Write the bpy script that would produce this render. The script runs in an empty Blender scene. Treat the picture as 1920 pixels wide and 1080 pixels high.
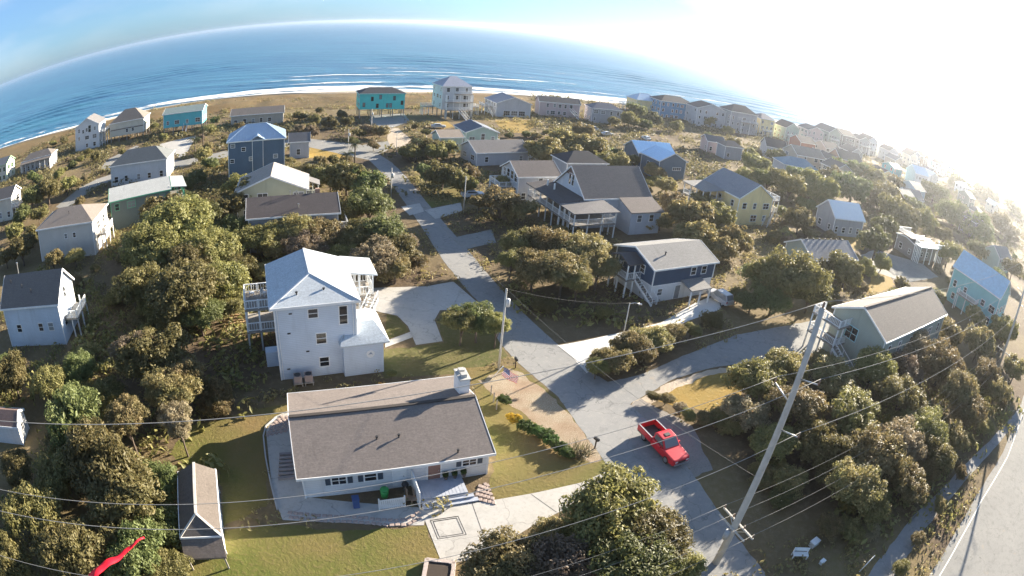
import bpy, bmesh, math, random
from mathutils import Vector, Matrix, noise
R = math.radians
SC = bpy.context.scene
COL = SC.collection
# ------------------------------------------------------------------ camera (wide action-camera lens)
cam = bpy.data.cameras.new('camera'); camo = bpy.data.objects.new('camera', cam)
COL.objects.link(camo); SC.camera = camo
cam.type = 'PANO'; cam.panorama_type = 'FISHEYE_LENS_POLYNOMIAL'
cam.sensor_fit = 'HORIZONTAL'; cam.sensor_width = 36; cam.sensor_height = 20.25
cam.fisheye_fov = R(180)
cam.fisheye_polynomial_k0 = 0
cam.fisheye_polynomial_k1 = -0.892149/18.75
cam.fisheye_polynomial_k2 = 0
cam.fisheye_polynomial_k3 = 0.085305/18.75**3
cam.fisheye_polynomial_k4 = -0.190945/18.75**4
cam.clip_start = .1; cam.clip_end = 90000
CAM_H = 34.0
camo.matrix_world = Matrix(((0.994826, -0.101595, 0, 0), (0.042945, 0.420526, -0.906264, 0),
                            (0.092071, 0.901574, 0.422713, CAM_H), (0, 0, 0, 1)))
# ------------------------------------------------------------------ sky and sun
SUN_AZ, SUN_EL = 45.0, 15.5            # azimuth counter-clockwise from +x
wo = bpy.data.worlds.new('World'); SC.world = wo; wo.use_nodes = True
nt = wo.node_tree; bg = nt.nodes['Background']
sky = nt.nodes.new('ShaderNodeTexSky'); sky.sky_type = 'NISHITA'; sky.sun_disc = False
sky.sun_elevation = R(SUN_EL); sky.sun_rotation = R(90-SUN_AZ); sky.altitude = 30
sky.air_density = 1.0; sky.dust_density = 0.5; sky.ozone_density = 2.5
ds1 = nt.nodes.new('ShaderNodeHueSaturation'); ds1.inputs['Saturation'].default_value = .55; nt.links.new(sky.outputs[0], ds1.inputs['Color'])
tint = nt.nodes.new('ShaderNodeMix'); tint.data_type = 'RGBA'; tint.blend_type = 'MULTIPLY'; tint.inputs[0].default_value = 1
tint.inputs[7].default_value = (.46, .72, 1.05, 1); nt.links.new(ds1.outputs[0], tint.inputs[6])     # clear maritime air
tcw = nt.nodes.new('ShaderNodeTexCoord'); mpw = nt.nodes.new('ShaderNodeMapping'); mpw.inputs['Scale'].default_value = (1, 1, 3.2); nt.links.new(tcw.outputs['Generated'], mpw.inputs[0])
cn = nt.nodes.new('ShaderNodeTexNoise'); cn.inputs['Scale'].default_value = 2.1; cn.inputs['Detail'].default_value = 6; nt.links.new(mpw.outputs[0], cn.inputs[0])
cr = nt.nodes.new('ShaderNodeMapRange'); cr.inputs[1].default_value = .45; cr.inputs[2].default_value = .72; cr.inputs[4].default_value = .45; nt.links.new(cn.outputs[0], cr.inputs[0])
cl = nt.nodes.new('ShaderNodeHueSaturation'); cl.inputs['Saturation'].default_value = .12; cl.inputs['Value'].default_value = 1.25; nt.links.new(tint.outputs[2], cl.inputs['Color'])
cm = nt.nodes.new('ShaderNodeMix'); cm.data_type = 'RGBA'; nt.links.new(cr.outputs[0], cm.inputs[0]); nt.links.new(tint.outputs[2], cm.inputs[6]); nt.links.new(cl.outputs[0], cm.inputs[7])   # thin cloud
nt.links.new(cm.outputs[2], bg.inputs[0]); bg.inputs[1].default_value = 0.05
sl = bpy.data.lights.new('sun', 'SUN'); so = bpy.data.objects.new('sun', sl); COL.objects.link(so)
sl.energy = 5.0; sl.angle = R(.53); sl.color = (1, .89, .72)
sd = Vector((math.cos(R(SUN_AZ))*math.cos(R(SUN_EL)), math.sin(R(SUN_AZ))*math.cos(R(SUN_EL)), math.sin(R(SUN_EL))))
so.rotation_euler = sd.to_track_quat('Z', 'Y').to_euler(); so.location = (0, 0, 200)
vs = SC.view_settings; vs.view_transform = 'Standard'; vs.look = 'None'; vs.gamma = 1; vs.use_curve_mapping = False
vs.exposure = 2.15
SC.cycles.use_denoising = True
SC.cycles.max_bounces = 6; SC.cycles.diffuse_bounces = 3; SC.cycles.transparent_max_bounces = 8
SC.cycles.volume_bounces = 1
# ------------------------------------------------------------------ layout, in metres
HF = {
    'ranch': (-9.43, 38.42, 23.1, 15.75, 11.27, 2.57, 4.26, 'gx'),
    'tall': (-20.41, 51.98, 26, 8.8, 10.63, 8.22, 9.72, 'hy'),
    'navy': (21.65, 79.01, 29.1, 12.44, 9.38, 5.12, 6.73, 'gx'),
    'grey': (15.04, 108.56, 26.6, 14.91, 11.5, 5.6, 10.18, 'gx'),
    'grey2': (1.4, 117.24, 26.3, 9.71, 8.89, 5.45, 7.64, 'gx'),
    'grey3': (-7.72, 146.68, 31.4, 15.02, 9.81, 3.23, 5.34, 'gx'),
    'cottage': (-14.41, 165.66, 24.6, 9.92, 11, 4.29, 6, 'gy'),
    'greenlet': (-20.77, 154.06, 31.3, 6.87, 6.36, 4.03, 5.53, 'gx'),
    'aqua': (-51.38, 200.91, 23.1, 16.32, 7.7, 8.53, 9.8, 'hx'),
    'whitecoast': (-28, 211.59, 29.1, 11.55, 10.57, 11.32, 14.49, 'hx'),
    'seagrey': (-8.68, 227.09, 23.6, 14.23, 13.8, 5.13, 7.59, 'gy'),
    'seapink': (10.53, 238.16, 11.6, 16.87, 8.55, 5.55, 7.4, 'gx'),
    'seaslate': (28.48, 235, 15.4, 13.08, 8.86, 5.74, 7.71, 'hx'),
    'seayellow': (52.39, 281.57, 23.3, 13.5, 9.82, 6.9, 9.67, 'hx'),
    'seablue': (65.57, 279.1, 20.1, 19.3, 11.61, 8.54, 10.95, 'hx'),
    'seaash': (81.26, 273.13, 16.6, 16.73, 11, 8.63, 11.29, 'gy'),
    'seastone': (97.88, 273.51, 17.6, 16.8, 10.91, 9.97, 13.07, 'hx'),
    'bluemetal': (33.48, 160.13, 17.4, 11.8, 9.44, 4.79, 7.25, 'gx'),
    'bluewing': (35.83, 151.47, 23.7, 9.27, 9, 5.02, 7.22, 'gy'),
    'yellow': (47.59, 123.22, 21.7, 9.74, 12.43, 5.91, 8.95, 'gy'),
    'whiteroof': (76.6, 124.03, 13.4, 11.56, 7.96, 4.4, 7.65, 'gx'),
    'solar': (55.66, 93.71, 18.3, 13.69, 8.45, 4.08, 6.31, 'gx'),
    'sage': (55.76, 65.16, 27.1, 25.61, 10.32, 6.21, 8.66, 'gx'),
    'teal': (98.96, 83.4, 7.8, 16.45, 14.16, 7.67, 11.1, 'gy'),
    'shed': (-21.03, 24.22, 26.3, 3.71, 8.15, 2.57, 3.47, 'hy'),
    'whiteleft': (-60.04, 44.45, 22.1, 12.13, 7.38, 5.67, 8.74, 'gx'),
    'cream': (-76.77, 70.84, 21.7, 14.34, 9.7, 6, 7.89, 'hx'),
    'greentrim': (-71.02, 87.75, 39.1, 13.62, 10.35, 5.57, 6.93, 'gx'),
    'hillgrey': (-90.18, 113.53, 21.7, 16.89, 8.67, 3.81, 5.88, 'hx'),
    'seateal': (-113.87, 170.8, 21.1, 15.56, 9.81, 6.96, 8.46, 'gx'),
    'seabeige': (-135.68, 163.33, 24.7, 14.89, 11.55, 6.87, 10.44, 'hx'),
    'seawhite': (-149.12, 152.64, 24.9, 11.69, 10, 8.29, 11.32, 'gy'),
    'seadrab': (-89.29, 181.28, 22.7, 18.8, 8.95, 3.71, 5.49, 'gx'),
    'bluetower': (-57.86, 117.02, 24.4, 13.23, 9.79, 9.18, 11.92, 'hx'),
    'creamside': (-43.4, 94.11, 20.9, 13.16, 9.99, 5.52, 8.14, 'gy'),
    'dark': (-34.78, 82.42, 24.3, 14.47, 9.01, 5.47, 7.39, 'gx'),
    'tinygrey': (-56.51, 136.5, 22.6, 3.97, 5.97, 3.47, 5.26, 'gx'),
    'edgemaroon': (-123.54, 83.72, 22.4, 10.71, 7.21, 5.63, 7.64, 'gx'),
    'edgepale': (-173.25, 116.82, 18.9, 12.4, 7.82, 5.83, 7.85, 'gx'),
    'porchgrey': (-156.84, 127.8, 26.5, 15.55, 7.19, 4.28, 6.04, 'hx'),
    'edgeshed': (-49.5, 24.95, 22.2, 5.75, 3.26, 2.39, 3.34, 'gx'),
    'mid1': (64.51, 202.19, 6, 7.34, 7.25, 4.12, 5.86, 'gx'),
    'mid2': (68.65, 194.87, 16.4, 8.06, 5.97, 4.55, 6.16, 'hx'),
    'mid3': (93.44, 213.54, -2, 9.41, 8.11, 4.65, 7.51, 'gx'),
    'mid4': (89.85, 182.94, 4, 14.83, 9.32, 4.43, 6.74, 'hx'),
    'mid5': (103.62, 205.47, 15.2, 15.66, 9.45, 5.36, 8.23, 'gx'),
    'mid6': (130.6, 217.17, 10.8, 14.77, 8.72, 6.22, 9.52, 'gx'),
    'mid7': (136.72, 171.91, 17.3, 13.66, 7.32, 5.15, 8.1, 'gx'),
    'deckhouse': (100.49, 116.85, -15.5, 12.39, 6.47, 3.85, 4.6, 'gx'),
    'mid8': (144.67, 118.64, 13.1, 17.14, 8.2, 5.68, 9.13, 'gx'),
    'mid9': (198.2, 245.93, 14.6, 14.49, 8.18, 6.37, 9.99, 'gx'),
}
POLY = {
    'main_road': [(-37.61, 137.64), (-29.74, 123.26), (-24.46, 112.07), (-19.91, 102.09), (-14.58, 89.85), (-10.26, 79.63), (-6.56, 72.16), (-3.41, 66.52), (-0.88, 58.38), (0.89, 55.05), (3.12, 51.99), (5.71, 48.59), (7.46, 44.12), (9.38, 39.78), (10.52, 36.76), (13, 30.94), (14.96, 26.36), (21.74, 25.71), (19.69, 30.79), (17.79, 37.12), (15.98, 42.63), (12.83, 48.51), (10.95, 51.78), (8.59, 54.72), (5.79, 59.1), (2.99, 63.67), (-0.2, 69.56), (-4.01, 77.68), (-8.13, 86.76), (-12.41, 95.82), (-16.83, 105.32), (-20.38, 113.31), (-24.49, 122.56), (-31.12, 135.58), (-36.03, 142.9)],
    'side_road': [(9.93, 53.15), (10.99, 52.19), (14.73, 54.09), (20.63, 58.92), (29.52, 65.55), (36.3, 68.59), (45.44, 72.56), (50.62, 73.43), (48.92, 64.96), (40.81, 62.32), (33.38, 60.66), (28.88, 58.6), (23.46, 56.73), (18.29, 53.64), (15.09, 50.59), (12.52, 48.2), (11.28, 49.42)],
    'tall_driveway': [(-18.26, 66.55), (-17.93, 68.56), (-11.22, 70.69), (-7.97, 73.02), (-3.18, 66.13), (-5.62, 65.28), (-8.47, 64.35), (-8.72, 61.79), (-7.07, 57.08), (-9.82, 55.67), (-11.49, 59.58), (-13.25, 61.84), (-15.3, 62.2), (-16.76, 62.7)],
    'tall_path': [(-13.31, 55.71), (-10.95, 58.43), (-10.43, 57.31), (-13, 54.39)],
    'navy_driveway': [(5.78, 58.74), (8.63, 60.26), (14.84, 64.04), (19.49, 67.04), (25.44, 73.72), (30.4, 78.35), (29.45, 72.9), (23.39, 68.24), (16.96, 62.44), (11.12, 56.58), (8.81, 53.48), (7.5, 56.28)],
    'sand_verge': [(12.83, 48.51), (15.06, 50.4), (18.37, 53.44), (23.74, 56.54), (28.8, 58.34), (28.41, 57.1), (23.05, 55.1), (18.62, 52.23), (15.41, 49.02), (13.79, 47.46)],
    'right_lawn': [(15.52, 49.69), (20.94, 54.4), (27.52, 57), (27.18, 53.57), (25, 50.25), (21.36, 48.21), (17.86, 48.36)],
    'truck_pad': [(11.84, 47.04), (14.07, 49.51), (16.33, 47.74), (18.96, 45.33), (19.48, 38.96), (17.42, 37.82), (15.87, 41.99), (13.81, 45.72)],
    'ranch_lawn': [(-4, 52.18), (1.28, 53.83), (5.8, 47.97), (10.18, 38.09), (7.31, 36.35), (-0.57, 33.17), (0.22, 38.46), (-2.3, 47.67)],
    'dirt_verge': [(-2.25, 50.02), (0.57, 53.06), (2.29, 51.85), (5.79, 47.7), (9.36, 39.63), (8.37, 38.96), (6.2, 40.72), (3.72, 43.59), (1.93, 45.78), (-0.47, 47.55)],
    'front_lawn': [(-22.17, 16.38), (-21.71, 21.13), (-18.85, 23.29), (-19.62, 25.1), (-15.16, 27.31), (-9.85, 28.25), (-4.5, 30), (-2.84, 26.27), (-1.97, 23.41)],
    'back_lawn': [(-28.02, 31.89), (-28.66, 35.95), (-19.55, 42.78), (-18.37, 39.45), (-20.58, 38.42), (-17.04, 28.84), (-19.74, 25.67), (-22.6, 31.65), (-26.11, 30.93)],
    'ranch_driveway': [(-4.94, 31.01), (-4.75, 31.69), (-0.58, 33.23), (3.36, 34.76), (7.32, 36.48), (10.22, 38.58), (10.98, 36.8), (8.57, 34.98), (5.26, 32.72), (3.42, 31.19), (1.87, 29.61), (-0.32, 27.45), (-2.84, 26.27)],
    'ranch_patio': [(-20.46, 37.97), (-20.26, 39.74), (-19.34, 41.27), (-15.43, 33.24), (-14.22, 30.84), (-4.78, 31.86), (-4.7, 29.97), (-7.63, 29.36), (-10.83, 28.86), (-15.33, 27.85), (-16.92, 30.15)],
    'tall_lawn': [(-13.89, 53.84), (-10.04, 55.27), (-6.92, 56.88), (-8.41, 61.85), (-8.23, 64.11), (-5.46, 65.03), (-3.15, 65.84), (0.29, 55.38), (-3.46, 51.27), (-11.82, 48.75)],
    'tall_lawn2': [(-14.61, 62.08), (-13.19, 61.58), (-11.5, 59.32), (-11.19, 58.37), (-13.36, 55.93)],
    'drive_a': [(-10.57, 89.21), (-4.33, 95.45), (-3.28, 89.32), (-7.7, 85.26)],
    'drive_b': [(-17.18, 102.25), (-11.44, 108.74), (-10.36, 104.01), (-14.39, 97.84)],
    'drive_c': [(-21.67, 102.89), (-18.79, 106.09), (-17.1, 101.31), (-19.18, 98.54)],
    'verge_lawn': [(-19.07, 109.2), (-14.22, 119.38), (-10.48, 115.78), (-11.54, 108.71), (-17.25, 103.2)],
    'cul_lawn': [(-24.58, 122.99), (-18.77, 134.34), (-7.71, 135.95), (-9.03, 123.38), (-18.71, 113.06)],
    'left_drive_a': [(-114.86, 121.85), (-121.19, 132.24), (-120.94, 149.23), (-116.29, 145.94), (-114.99, 138.75), (-111.66, 126.9), (-110.64, 121.56)],
    'left_drive_b': [(-110.71, 150.06), (-102.44, 161.06), (-94.35, 144.12), (-87.95, 130.17), (-94.45, 136.04), (-106.47, 144.27)],
    'left_road': [(-105.5, 91.44), (-108.92, 105.61), (-108.15, 112.7), (-96.37, 130.38), (-87.38, 130.17), (-64.52, 158.73), (-43.34, 152.75), (-36.73, 162.28), (-34.4, 155.5), (-37.32, 136.57), (-60.57, 149.06), (-83.21, 123.84), (-102.21, 108.51), (-100.93, 97.51), (-98.36, 89.25)],
    'lot_lawn_a': [(-56.84, 145.61), (-47.95, 151.56), (-43.46, 136.68), (-52.31, 134.76)],
    'lot_lawn_b': [(-82.69, 135.89), (-77.4, 138.42), (-67.62, 120.69), (-72.74, 117.94)],
    'aqua_parking': [(-54.14, 201.91), (-44.45, 209.13), (-38.63, 193.41), (-41.61, 180.82), (-44.93, 179.71), (-51.99, 188.77)],
    'aqua_drive': [(-43.6, 179.18), (-39.82, 180.48), (-32.45, 163.79), (-31.74, 150.78), (-36.13, 153.49)],
    'lot_lawn_c': [(-31.27, 194.33), (-27.09, 199.7), (-23.82, 189.25), (-27.56, 183.48)],
    'lot_lawn_d': [(-11.88, 209.18), (2.11, 218.12), (1.65, 203.51), (-0.44, 189.71), (-5.84, 188.58), (-9.28, 194.78)],
    'lot_lawn_e': [(63.67, 85.99), (72.74, 97.94), (78.4, 100.4), (75.89, 92.74), (70.22, 88.42)],
    'lot_lawn_f': [(72.71, 119.93), (80.24, 126.02), (88.13, 127.82), (78.66, 112.64), (73.97, 110.32), (74.64, 118.93)],
    'right_pavement': [(73.76, 107.15), (83.18, 114.27), (98.49, 110.53), (99.05, 102.76), (81.32, 95.17), (73.33, 98.38)],
    'highway': [(35.38, 19.1), (39.65, 21.34), (46.47, 25.86), (54.06, 30.57), (66.57, 37.14), (77.12, 43.94), (88.34, 51.16), (108.05, 49.82), (80.99, 27.13), (55.64, 10.17)],
    'foot_path': [(28.7, 21.19), (33.11, 24.75), (40.83, 29.9), (53.8, 35.9), (71.76, 43.11), (82.45, 47.33), (82.24, 46.21), (71.09, 41.09), (53.65, 33.79), (42.1, 27.91), (35.36, 23.06), (31.58, 20.35)],
    'white_verge': [(25.9, 79.15), (30.78, 81.3), (30.4, 78.35), (25.23, 74.52)],
}
PLACES = [
    'in the thicket beside the garden shed',
    'in the grove beside the three-storey house',
    'in front of the long dark-roofed house',
    'below the white house with the brown gable roof',
    'around the cream hip-roofed house',
    'on the verge between the road and the long dark-roofed house',
    'on the corner lot beside the side street',
    'by the parked silver car',
    'on the wooded lot across the road from the three-storey house',
    'in the scrub between the navy house and the yellow house',
    'by the slim utility pole',
    'in the hedge along the white concrete driveway',
    'in the thicket under the power lines',
    'at the mouth of the ranch house driveway',
    'around the dry lawn beside the red pickup',
    'around the house with the row of roof vents',
    'on the sandy lot behind the big grey house',
    'along the sandy cross street',
    'beside the slate blue tower house',
    'in the scrub beyond the yellow house',
    'in the far woods towards the sun',
    'along the oceanfront street',
    'around the house with the bleached white roof',
    'beside the turquoise gabled house',
    'behind the sage green house',
    'in the distant coastal woods',
]
TREES = [   # kind, x, y, crown centre z, crown radius, place
    ('o', -36.9, 27.7, 4, 3.93, 0), ('o', -30.6, 23.8, 4.2, 4.14, 0), ('o', -35.5, 21.2, 3.2, 3.22, 0), ('o', -26.8, 22.4, 3.7, 3.71, 0), ('o', -35.7, 15.8, 3.1, 3.11, 0), ('o', -29.5, 14.6, 3.2, 3.22, 0),
    ('o', -24.1, 17.9, 2.8, 2.89, 0), ('o', -23.4, 22.4, 1.7, 1.83, 0), ('o', -22.7, 18, 1.8, 1.93, 0), ('o', -53.3, 30.8, 3.3, 3.37, 3), ('o', -42, 19.5, 2.4, 2.5, 0), ('o', -45.9, 32.5, 2.8, 2.87, 3),
    ('o', -43.7, 36.6, 2.5, 2.61, 3), ('o', -50.7, 25.7, 1.6, 1.75, 3), ('o', -35.5, 9.2, 2.5, 2.59, 0), ('o', -26, 26.7, 1.9, 1.98, 0), ('o', -21.4, 18.8, 1.4, 1.54, 0), ('o', -37.9, 34.8, 2.1, 2.16, 0),
    ('b', -34.1, 40.2, 4.2, 4, 0), ('b', -29.1, 35.8, 4.2, 2.84, 0), ('b', -31.3, 30.2, 4.2, 2.35, 0), ('b', -26.2, 32.1, 4.2, 1.73, 0), ('b', -37.3, 40.9, 4.2, 2.52, 1), ('b', -28.9, 38.5, 4.2, 1.72, 0),
    ('y', -35.3, 32.7, 2, 2.06, 0), ('y', -35.2, 35.2, 1.2, 1.33, 0), ('o', -49.8, 70.6, 5, 5.69, 2), ('o', -50.4, 63.6, 4.8, 4.62, 1), ('o', -45.8, 55.1, 3.8, 3.82, 1), ('o', -37.8, 53.1, 4.6, 4.47, 1),
    ('o', -35.7, 58.4, 3.5, 3.48, 1), ('o', -40.8, 66.9, 4.2, 4.11, 1), ('o', -57.4, 76.6, 4.6, 4.47, 2), ('o', -34.5, 51.6, 2.7, 2.79, 1), ('o', -37.4, 67, 2.5, 2.59, 2), ('o', -38.6, 51, 2.5, 2.55, 1),
    ('o', -33, 55.9, 2.2, 2.26, 1), ('o', -42.3, 52.6, 2.2, 2.33, 1), ('o', -49.4, 78.4, 4, 3.91, 2), ('o', -48.2, 84.8, 3.9, 3.82, 2), ('o', -41.9, 61.7, 3.6, 3.59, 1), ('o', -46.3, 92.8, 4.1, 4.04, 2),
    ('o', -54.2, 100.4, 3.1, 3.16, 18), ('o', -42.1, 76.2, 3.4, 3.46, 2), ('o', -23.9, 73.9, 2.1, 2.25, 2), ('b', -36.3, 73.8, 3.5, 3.52, 2), ('b', -32.7, 76.6, 3.6, 3.56, 2), ('b', -28.3, 77.3, 3.3, 3.29, 2),
    ('b', -29.4, 73.5, 2.8, 2.89, 2), ('b', -33.2, 72.6, 2.6, 2.68, 2), ('b', -69.6, 63.8, 1.9, 1.96, 4), ('b', -74.2, 61.6, 2.1, 2.17, 4), ('b', -85.6, 61.5, 3.4, 3.43, 4), ('b', -90.5, 59.4, 2.4, 2.51, 4),
    ('b', -90.8, 69.3, 2.6, 2.64, 4), ('b', -27.6, 75.3, 1.8, 1.93, 2), ('y', -47.3, 85.3, 1.2, 1.29, 2), ('y', -46.1, 81.6, 1, 1.06, 2), ('o', -24.6, 90.6, 4.3, 4.22, 5), ('o', -19.4, 80.4, 3.8, 3.77, 5),
    ('o', -22.4, 78.8, 3.2, 3.28, 5), ('o', -27.6, 88.3, 3, 3.05, 5), ('o', -16.2, 75, 2.9, 2.95, 5), ('o', -28.8, 105.8, 3.5, 3.55, 7), ('b', -14.1, 74, 1.9, 2.04, 5), ('b', -18.2, 70.9, 3.1, 3.19, 5),
    ('b', -33.4, 106.9, 4, 3.93, 5), ('b', -37.2, 108.3, 3.4, 3.38, 5), ('b', -15.5, 70.5, 2.4, 2.53, 10), ('b', -42.5, 115.2, 2.6, 2.71, 17), ('b', -16.2, 80.8, 1.9, 1.97, 5), ('b', -21.2, 70.1, 2, 2.14, 2),
    ('b', -46.4, 127.3, 1.6, 1.74, 17), ('b', -43.9, 129.9, 1.4, 1.51, 17), ('b', -40.4, 129.2, 1.5, 1.61, 17), ('b', -45.2, 164.3, 2.1, 2.17, 17), ('b', -41.2, 162.3, 2.3, 2.43, 17), ('b', -46.7, 161.5, 1.7, 1.83, 17),
    ('b', -60.5, 159.2, 2.1, 2.16, 17), ('b', -66.6, 163.9, 1.8, 1.92, 17), ('b', -54, 127.8, 1.2, 1.27, 17), ('b', -38.7, 146.5, 1.6, 1.66, 17), ('b', -79.3, 127.5, 2.4, 2.46, 18), ('b', -83.3, 137, 1.9, 2.04, 18),
    ('o', -16.2, 116.3, 3.4, 3.46, 6), ('o', -20.2, 120.6, 2.4, 2.48, 6), ('o', -12.1, 114.3, 2.9, 2.97, 7), ('o', -24.4, 143.5, 3.4, 3.45, 17), ('o', -27.1, 137.5, 2.7, 2.82, 17), ('o', -20.9, 138.6, 2.7, 2.82, 6),
    ('o', -19.4, 146.2, 2.6, 2.69, 6), ('o', -11.6, 114.9, 2, 2.14, 7), ('b', -3.5, 100.8, 4, 3.94, 7), ('b', -7.4, 104, 2, 2.14, 7), ('b', 0, 98.9, 2.7, 2.78, 7), ('b', -11.7, 125.3, 2.2, 2.32, 6),
    ('b', -2.1, 116.3, 2.6, 2.69, 7), ('b', 4.7, 79.5, 4, 3.95, 8), ('b', 9.2, 78.7, 4, 3.78, 8), ('b', 1.2, 80, 4, 3.05, 8), ('b', 11.3, 74.8, 4, 2.76, 8), ('b', 6.3, 71.6, 4, 3.47, 8),
    ('b', 2.5, 71.8, 4, 2.92, 8), ('b', -0.4, 72.9, 4, 1.97, 8), ('b', 8.2, 68.7, 4, 1.88, 8), ('b', 32.8, 131.7, 2.7, 2.73, 9), ('b', 30.9, 114.9, 3, 3.07, 9), ('b', 30.8, 101.9, 4.9, 4.72, 9),
    ('b', 37.1, 105.2, 4.2, 4.12, 9), ('b', 30, 93.7, 3.7, 3.67, 9), ('b', 38.4, 96.2, 3.3, 3.37, 9), ('b', 33.8, 90.8, 2.8, 2.91, 9), ('b', 26.2, 104.6, 2.4, 2.5, 9), ('b', 38.9, 119.1, 3.4, 3.45, 9),
    ('b', 23.6, 103.5, 1.4, 1.49, 9), ('b', 10.1, 158.4, 5, 5.76, 16), ('b', 5.6, 143.1, 4.7, 4.56, 16), ('b', 15.5, 154.3, 5, 4.79, 16), ('b', 11.8, 147.5, 4.1, 4.04, 16), ('b', 23.3, 146.7, 3.4, 3.38, 16),
    ('b', 16.4, 184.4, 3.7, 3.68, 16), ('b', 31.9, 144.1, 2.9, 2.96, 16), ('o', 19, 145.2, 3.5, 3.47, 16), ('o', 23.2, 156.8, 2.8, 2.88, 16), ('o', 28.8, 154.9, 2.5, 2.58, 16), ('o', 44.7, 251.3, 5, 5.04, 21),
    ('o', 37.4, 224.5, 4.2, 4.1, 21), ('o', 31.8, 227, 2.4, 2.48, 21), ('o', 40.3, 75.6, 5, 5, 15), ('o', 37.1, 78.1, 3.1, 3.11, 15), ('o', 33.7, 72.5, 1.9, 2, 15), ('o', 44.3, 74.7, 3.3, 3.29, 15),
    ('o', 58.1, 86.8, 3.7, 3.69, 15), ('o', 55.6, 88.7, 3.1, 3.12, 15), ('o', 67.7, 94.2, 2.3, 2.36, 22), ('o', 77.2, 106, 4.7, 4.55, 22), ('o', 60, 114.6, 3.8, 3.79, 9), ('o', 59.8, 123.1, 2.4, 2.51, 9),
    ('o', 75.7, 99.6, 2.2, 2.3, 22), ('o', 37, 72.6, 2.6, 2.73, 15), ('o', 45, 142.7, 2.1, 2.18, 16), ('o', 69, 168.2, 4.8, 4.6, 19), ('o', 87.8, 197.4, 3.9, 3.89, 19), ('o', 59.4, 150.5, 3.7, 3.67, 19),
    ('o', 64.8, 147.9, 4.5, 4.39, 19), ('o', 69.7, 144, 5, 5.51, 19), ('o', 83.1, 149.6, 5, 5.88, 19), ('o', 80, 159, 5, 4.83, 19), ('o', 102.2, 161.7, 5, 6.9, 19), ('o', 117.1, 162.3, 5, 7.22, 19),
    ('o', 132.7, 194.4, 5, 6.77, 20), ('o', 108.6, 139.2, 5, 6.7, 19), ('o', 120.7, 138.3, 5, 5.64, 19), ('o', 161.5, 167.4, 5, 8.78, 20), ('o', 169.3, 157, 5, 8.72, 20), ('o', 312.1, 287.3, 5, 13.28, 25),
    ('o', 272.5, 282.9, 5, 11.94, 25), ('o', 177.4, 203.9, 5, 7.76, 20), ('o', 222.6, 186.3, 5, 9.11, 20), ('o', 110.2, 112.7, 4.4, 4.29, 22), ('o', 138.4, 125.7, 4.3, 4.22, 22), ('o', 98.9, 171.8, 5, 5.36, 19),
    ('o', 127.3, 199.6, 5, 5.53, 20), ('o', 143.7, 192.5, 5, 5.4, 20), ('o', 129.8, 159, 4.8, 4.62, 19), ('o', 347.4, 280.8, 5, 11.98, 25), ('o', 91.9, 124.2, 4.3, 4.21, 22), ('o', 116.9, 200.5, 4.8, 4.59, 19),
    ('o', 126.1, 102.1, 3.7, 3.68, 23), ('o', 151.7, 115.6, 4.4, 4.3, 23), ('o', 122.8, 130.4, 4.1, 4.05, 19), ('o', 82.2, 268.3, 3.5, 3.53, 21), ('o', 79.5, 200.8, 2.6, 2.73, 21), ('o', 58.7, 234.2, 3, 3.04, 21),
    ('o', 49.1, 236.7, 4, 3.91, 21), ('o', 44, 225.7, 2.8, 2.9, 21), ('b', 26.5, 49.8, 2.9, 2.99, 14), ('b', 31.9, 53.3, 2.8, 2.85, 14), ('b', 37.4, 52, 3.1, 3.17, 12), ('b', 45.1, 53.3, 3.2, 3.27, 12),
    ('b', 58.2, 60, 3.3, 3.34, 24), ('b', 24, 45.2, 2.3, 2.42, 14), ('b', 29.9, 45.1, 3.3, 3.33, 14), ('b', 36.6, 44, 3.5, 3.47, 12), ('b', 46.5, 47.3, 3.4, 3.39, 12), ('b', 60.8, 54.8, 3.8, 3.74, 24),
    ('b', 78.4, 62.3, 4, 3.92, 24), ('b', 92.7, 67, 4.3, 4.22, 23), ('b', 85.3, 54.6, 3.3, 3.3, 24), ('b', 59.2, 47.3, 3.6, 3.64, 24), ('b', 47.8, 41, 3.1, 3.13, 12), ('b', 72, 52.7, 3.3, 3.37, 24),
    ('b', 72.2, 66.9, 3.2, 3.22, 24), ('b', 52.4, 54.6, 2.8, 2.92, 24), ('b', 25.5, 40.3, 2.2, 2.3, 14), ('b', 30.6, 39.5, 2.8, 2.89, 14), ('b', 36.4, 36.9, 3.2, 3.23, 12), ('b', 31.8, 32.9, 2.9, 2.96, 14),
    ('b', 41.4, 38.4, 3.1, 3.16, 12), ('b', 31.1, 36.4, 2, 2.06, 14), ('b', 89.1, 75.4, 3.2, 3.23, 23), ('b', 47.4, 36.5, 2.6, 2.71, 12), ('b', 40, 33.3, 2.3, 2.44, 12), ('b', 34.1, 30.3, 1.9, 1.99, 14),
    ('b', 59.4, 43.2, 2.9, 2.99, 24), ('b', 53.1, 39.5, 2.3, 2.36, 12), ('b', 71.8, 48.1, 2.9, 2.95, 24), ('b', 51.7, 34.2, 1.2, 1.25, 12), ('b', 45, 30, 1, 1.02, 12), ('b', 64.2, 41.9, 1.4, 1.49, 24),
    ('b', 39.1, 25.9, 1, 0.92, 12), ('b', 35.3, 23, 1, 0.96, 12), ('b', 74.6, 47.5, 1.2, 1.35, 24), ('b', 28.8, 29.5, 1.3, 1.41, 14), ('b', 45.2, 35.1, 1.7, 1.76, 12), ('y', 36, 37.3, 1.5, 1.64, 12),
    ('y', 42.6, 43.7, 1.4, 1.54, 12), ('y', 32, 32.5, 1.2, 1.25, 14), ('o', 8.8, 30, 3.3, 3.32, 13), ('o', 11.8, 27.8, 2.8, 2.91, 13), ('o', 9.7, 25.7, 2.9, 2.96, 13), ('o', 7.1, 29, 1.9, 1.96, 13),
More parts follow.
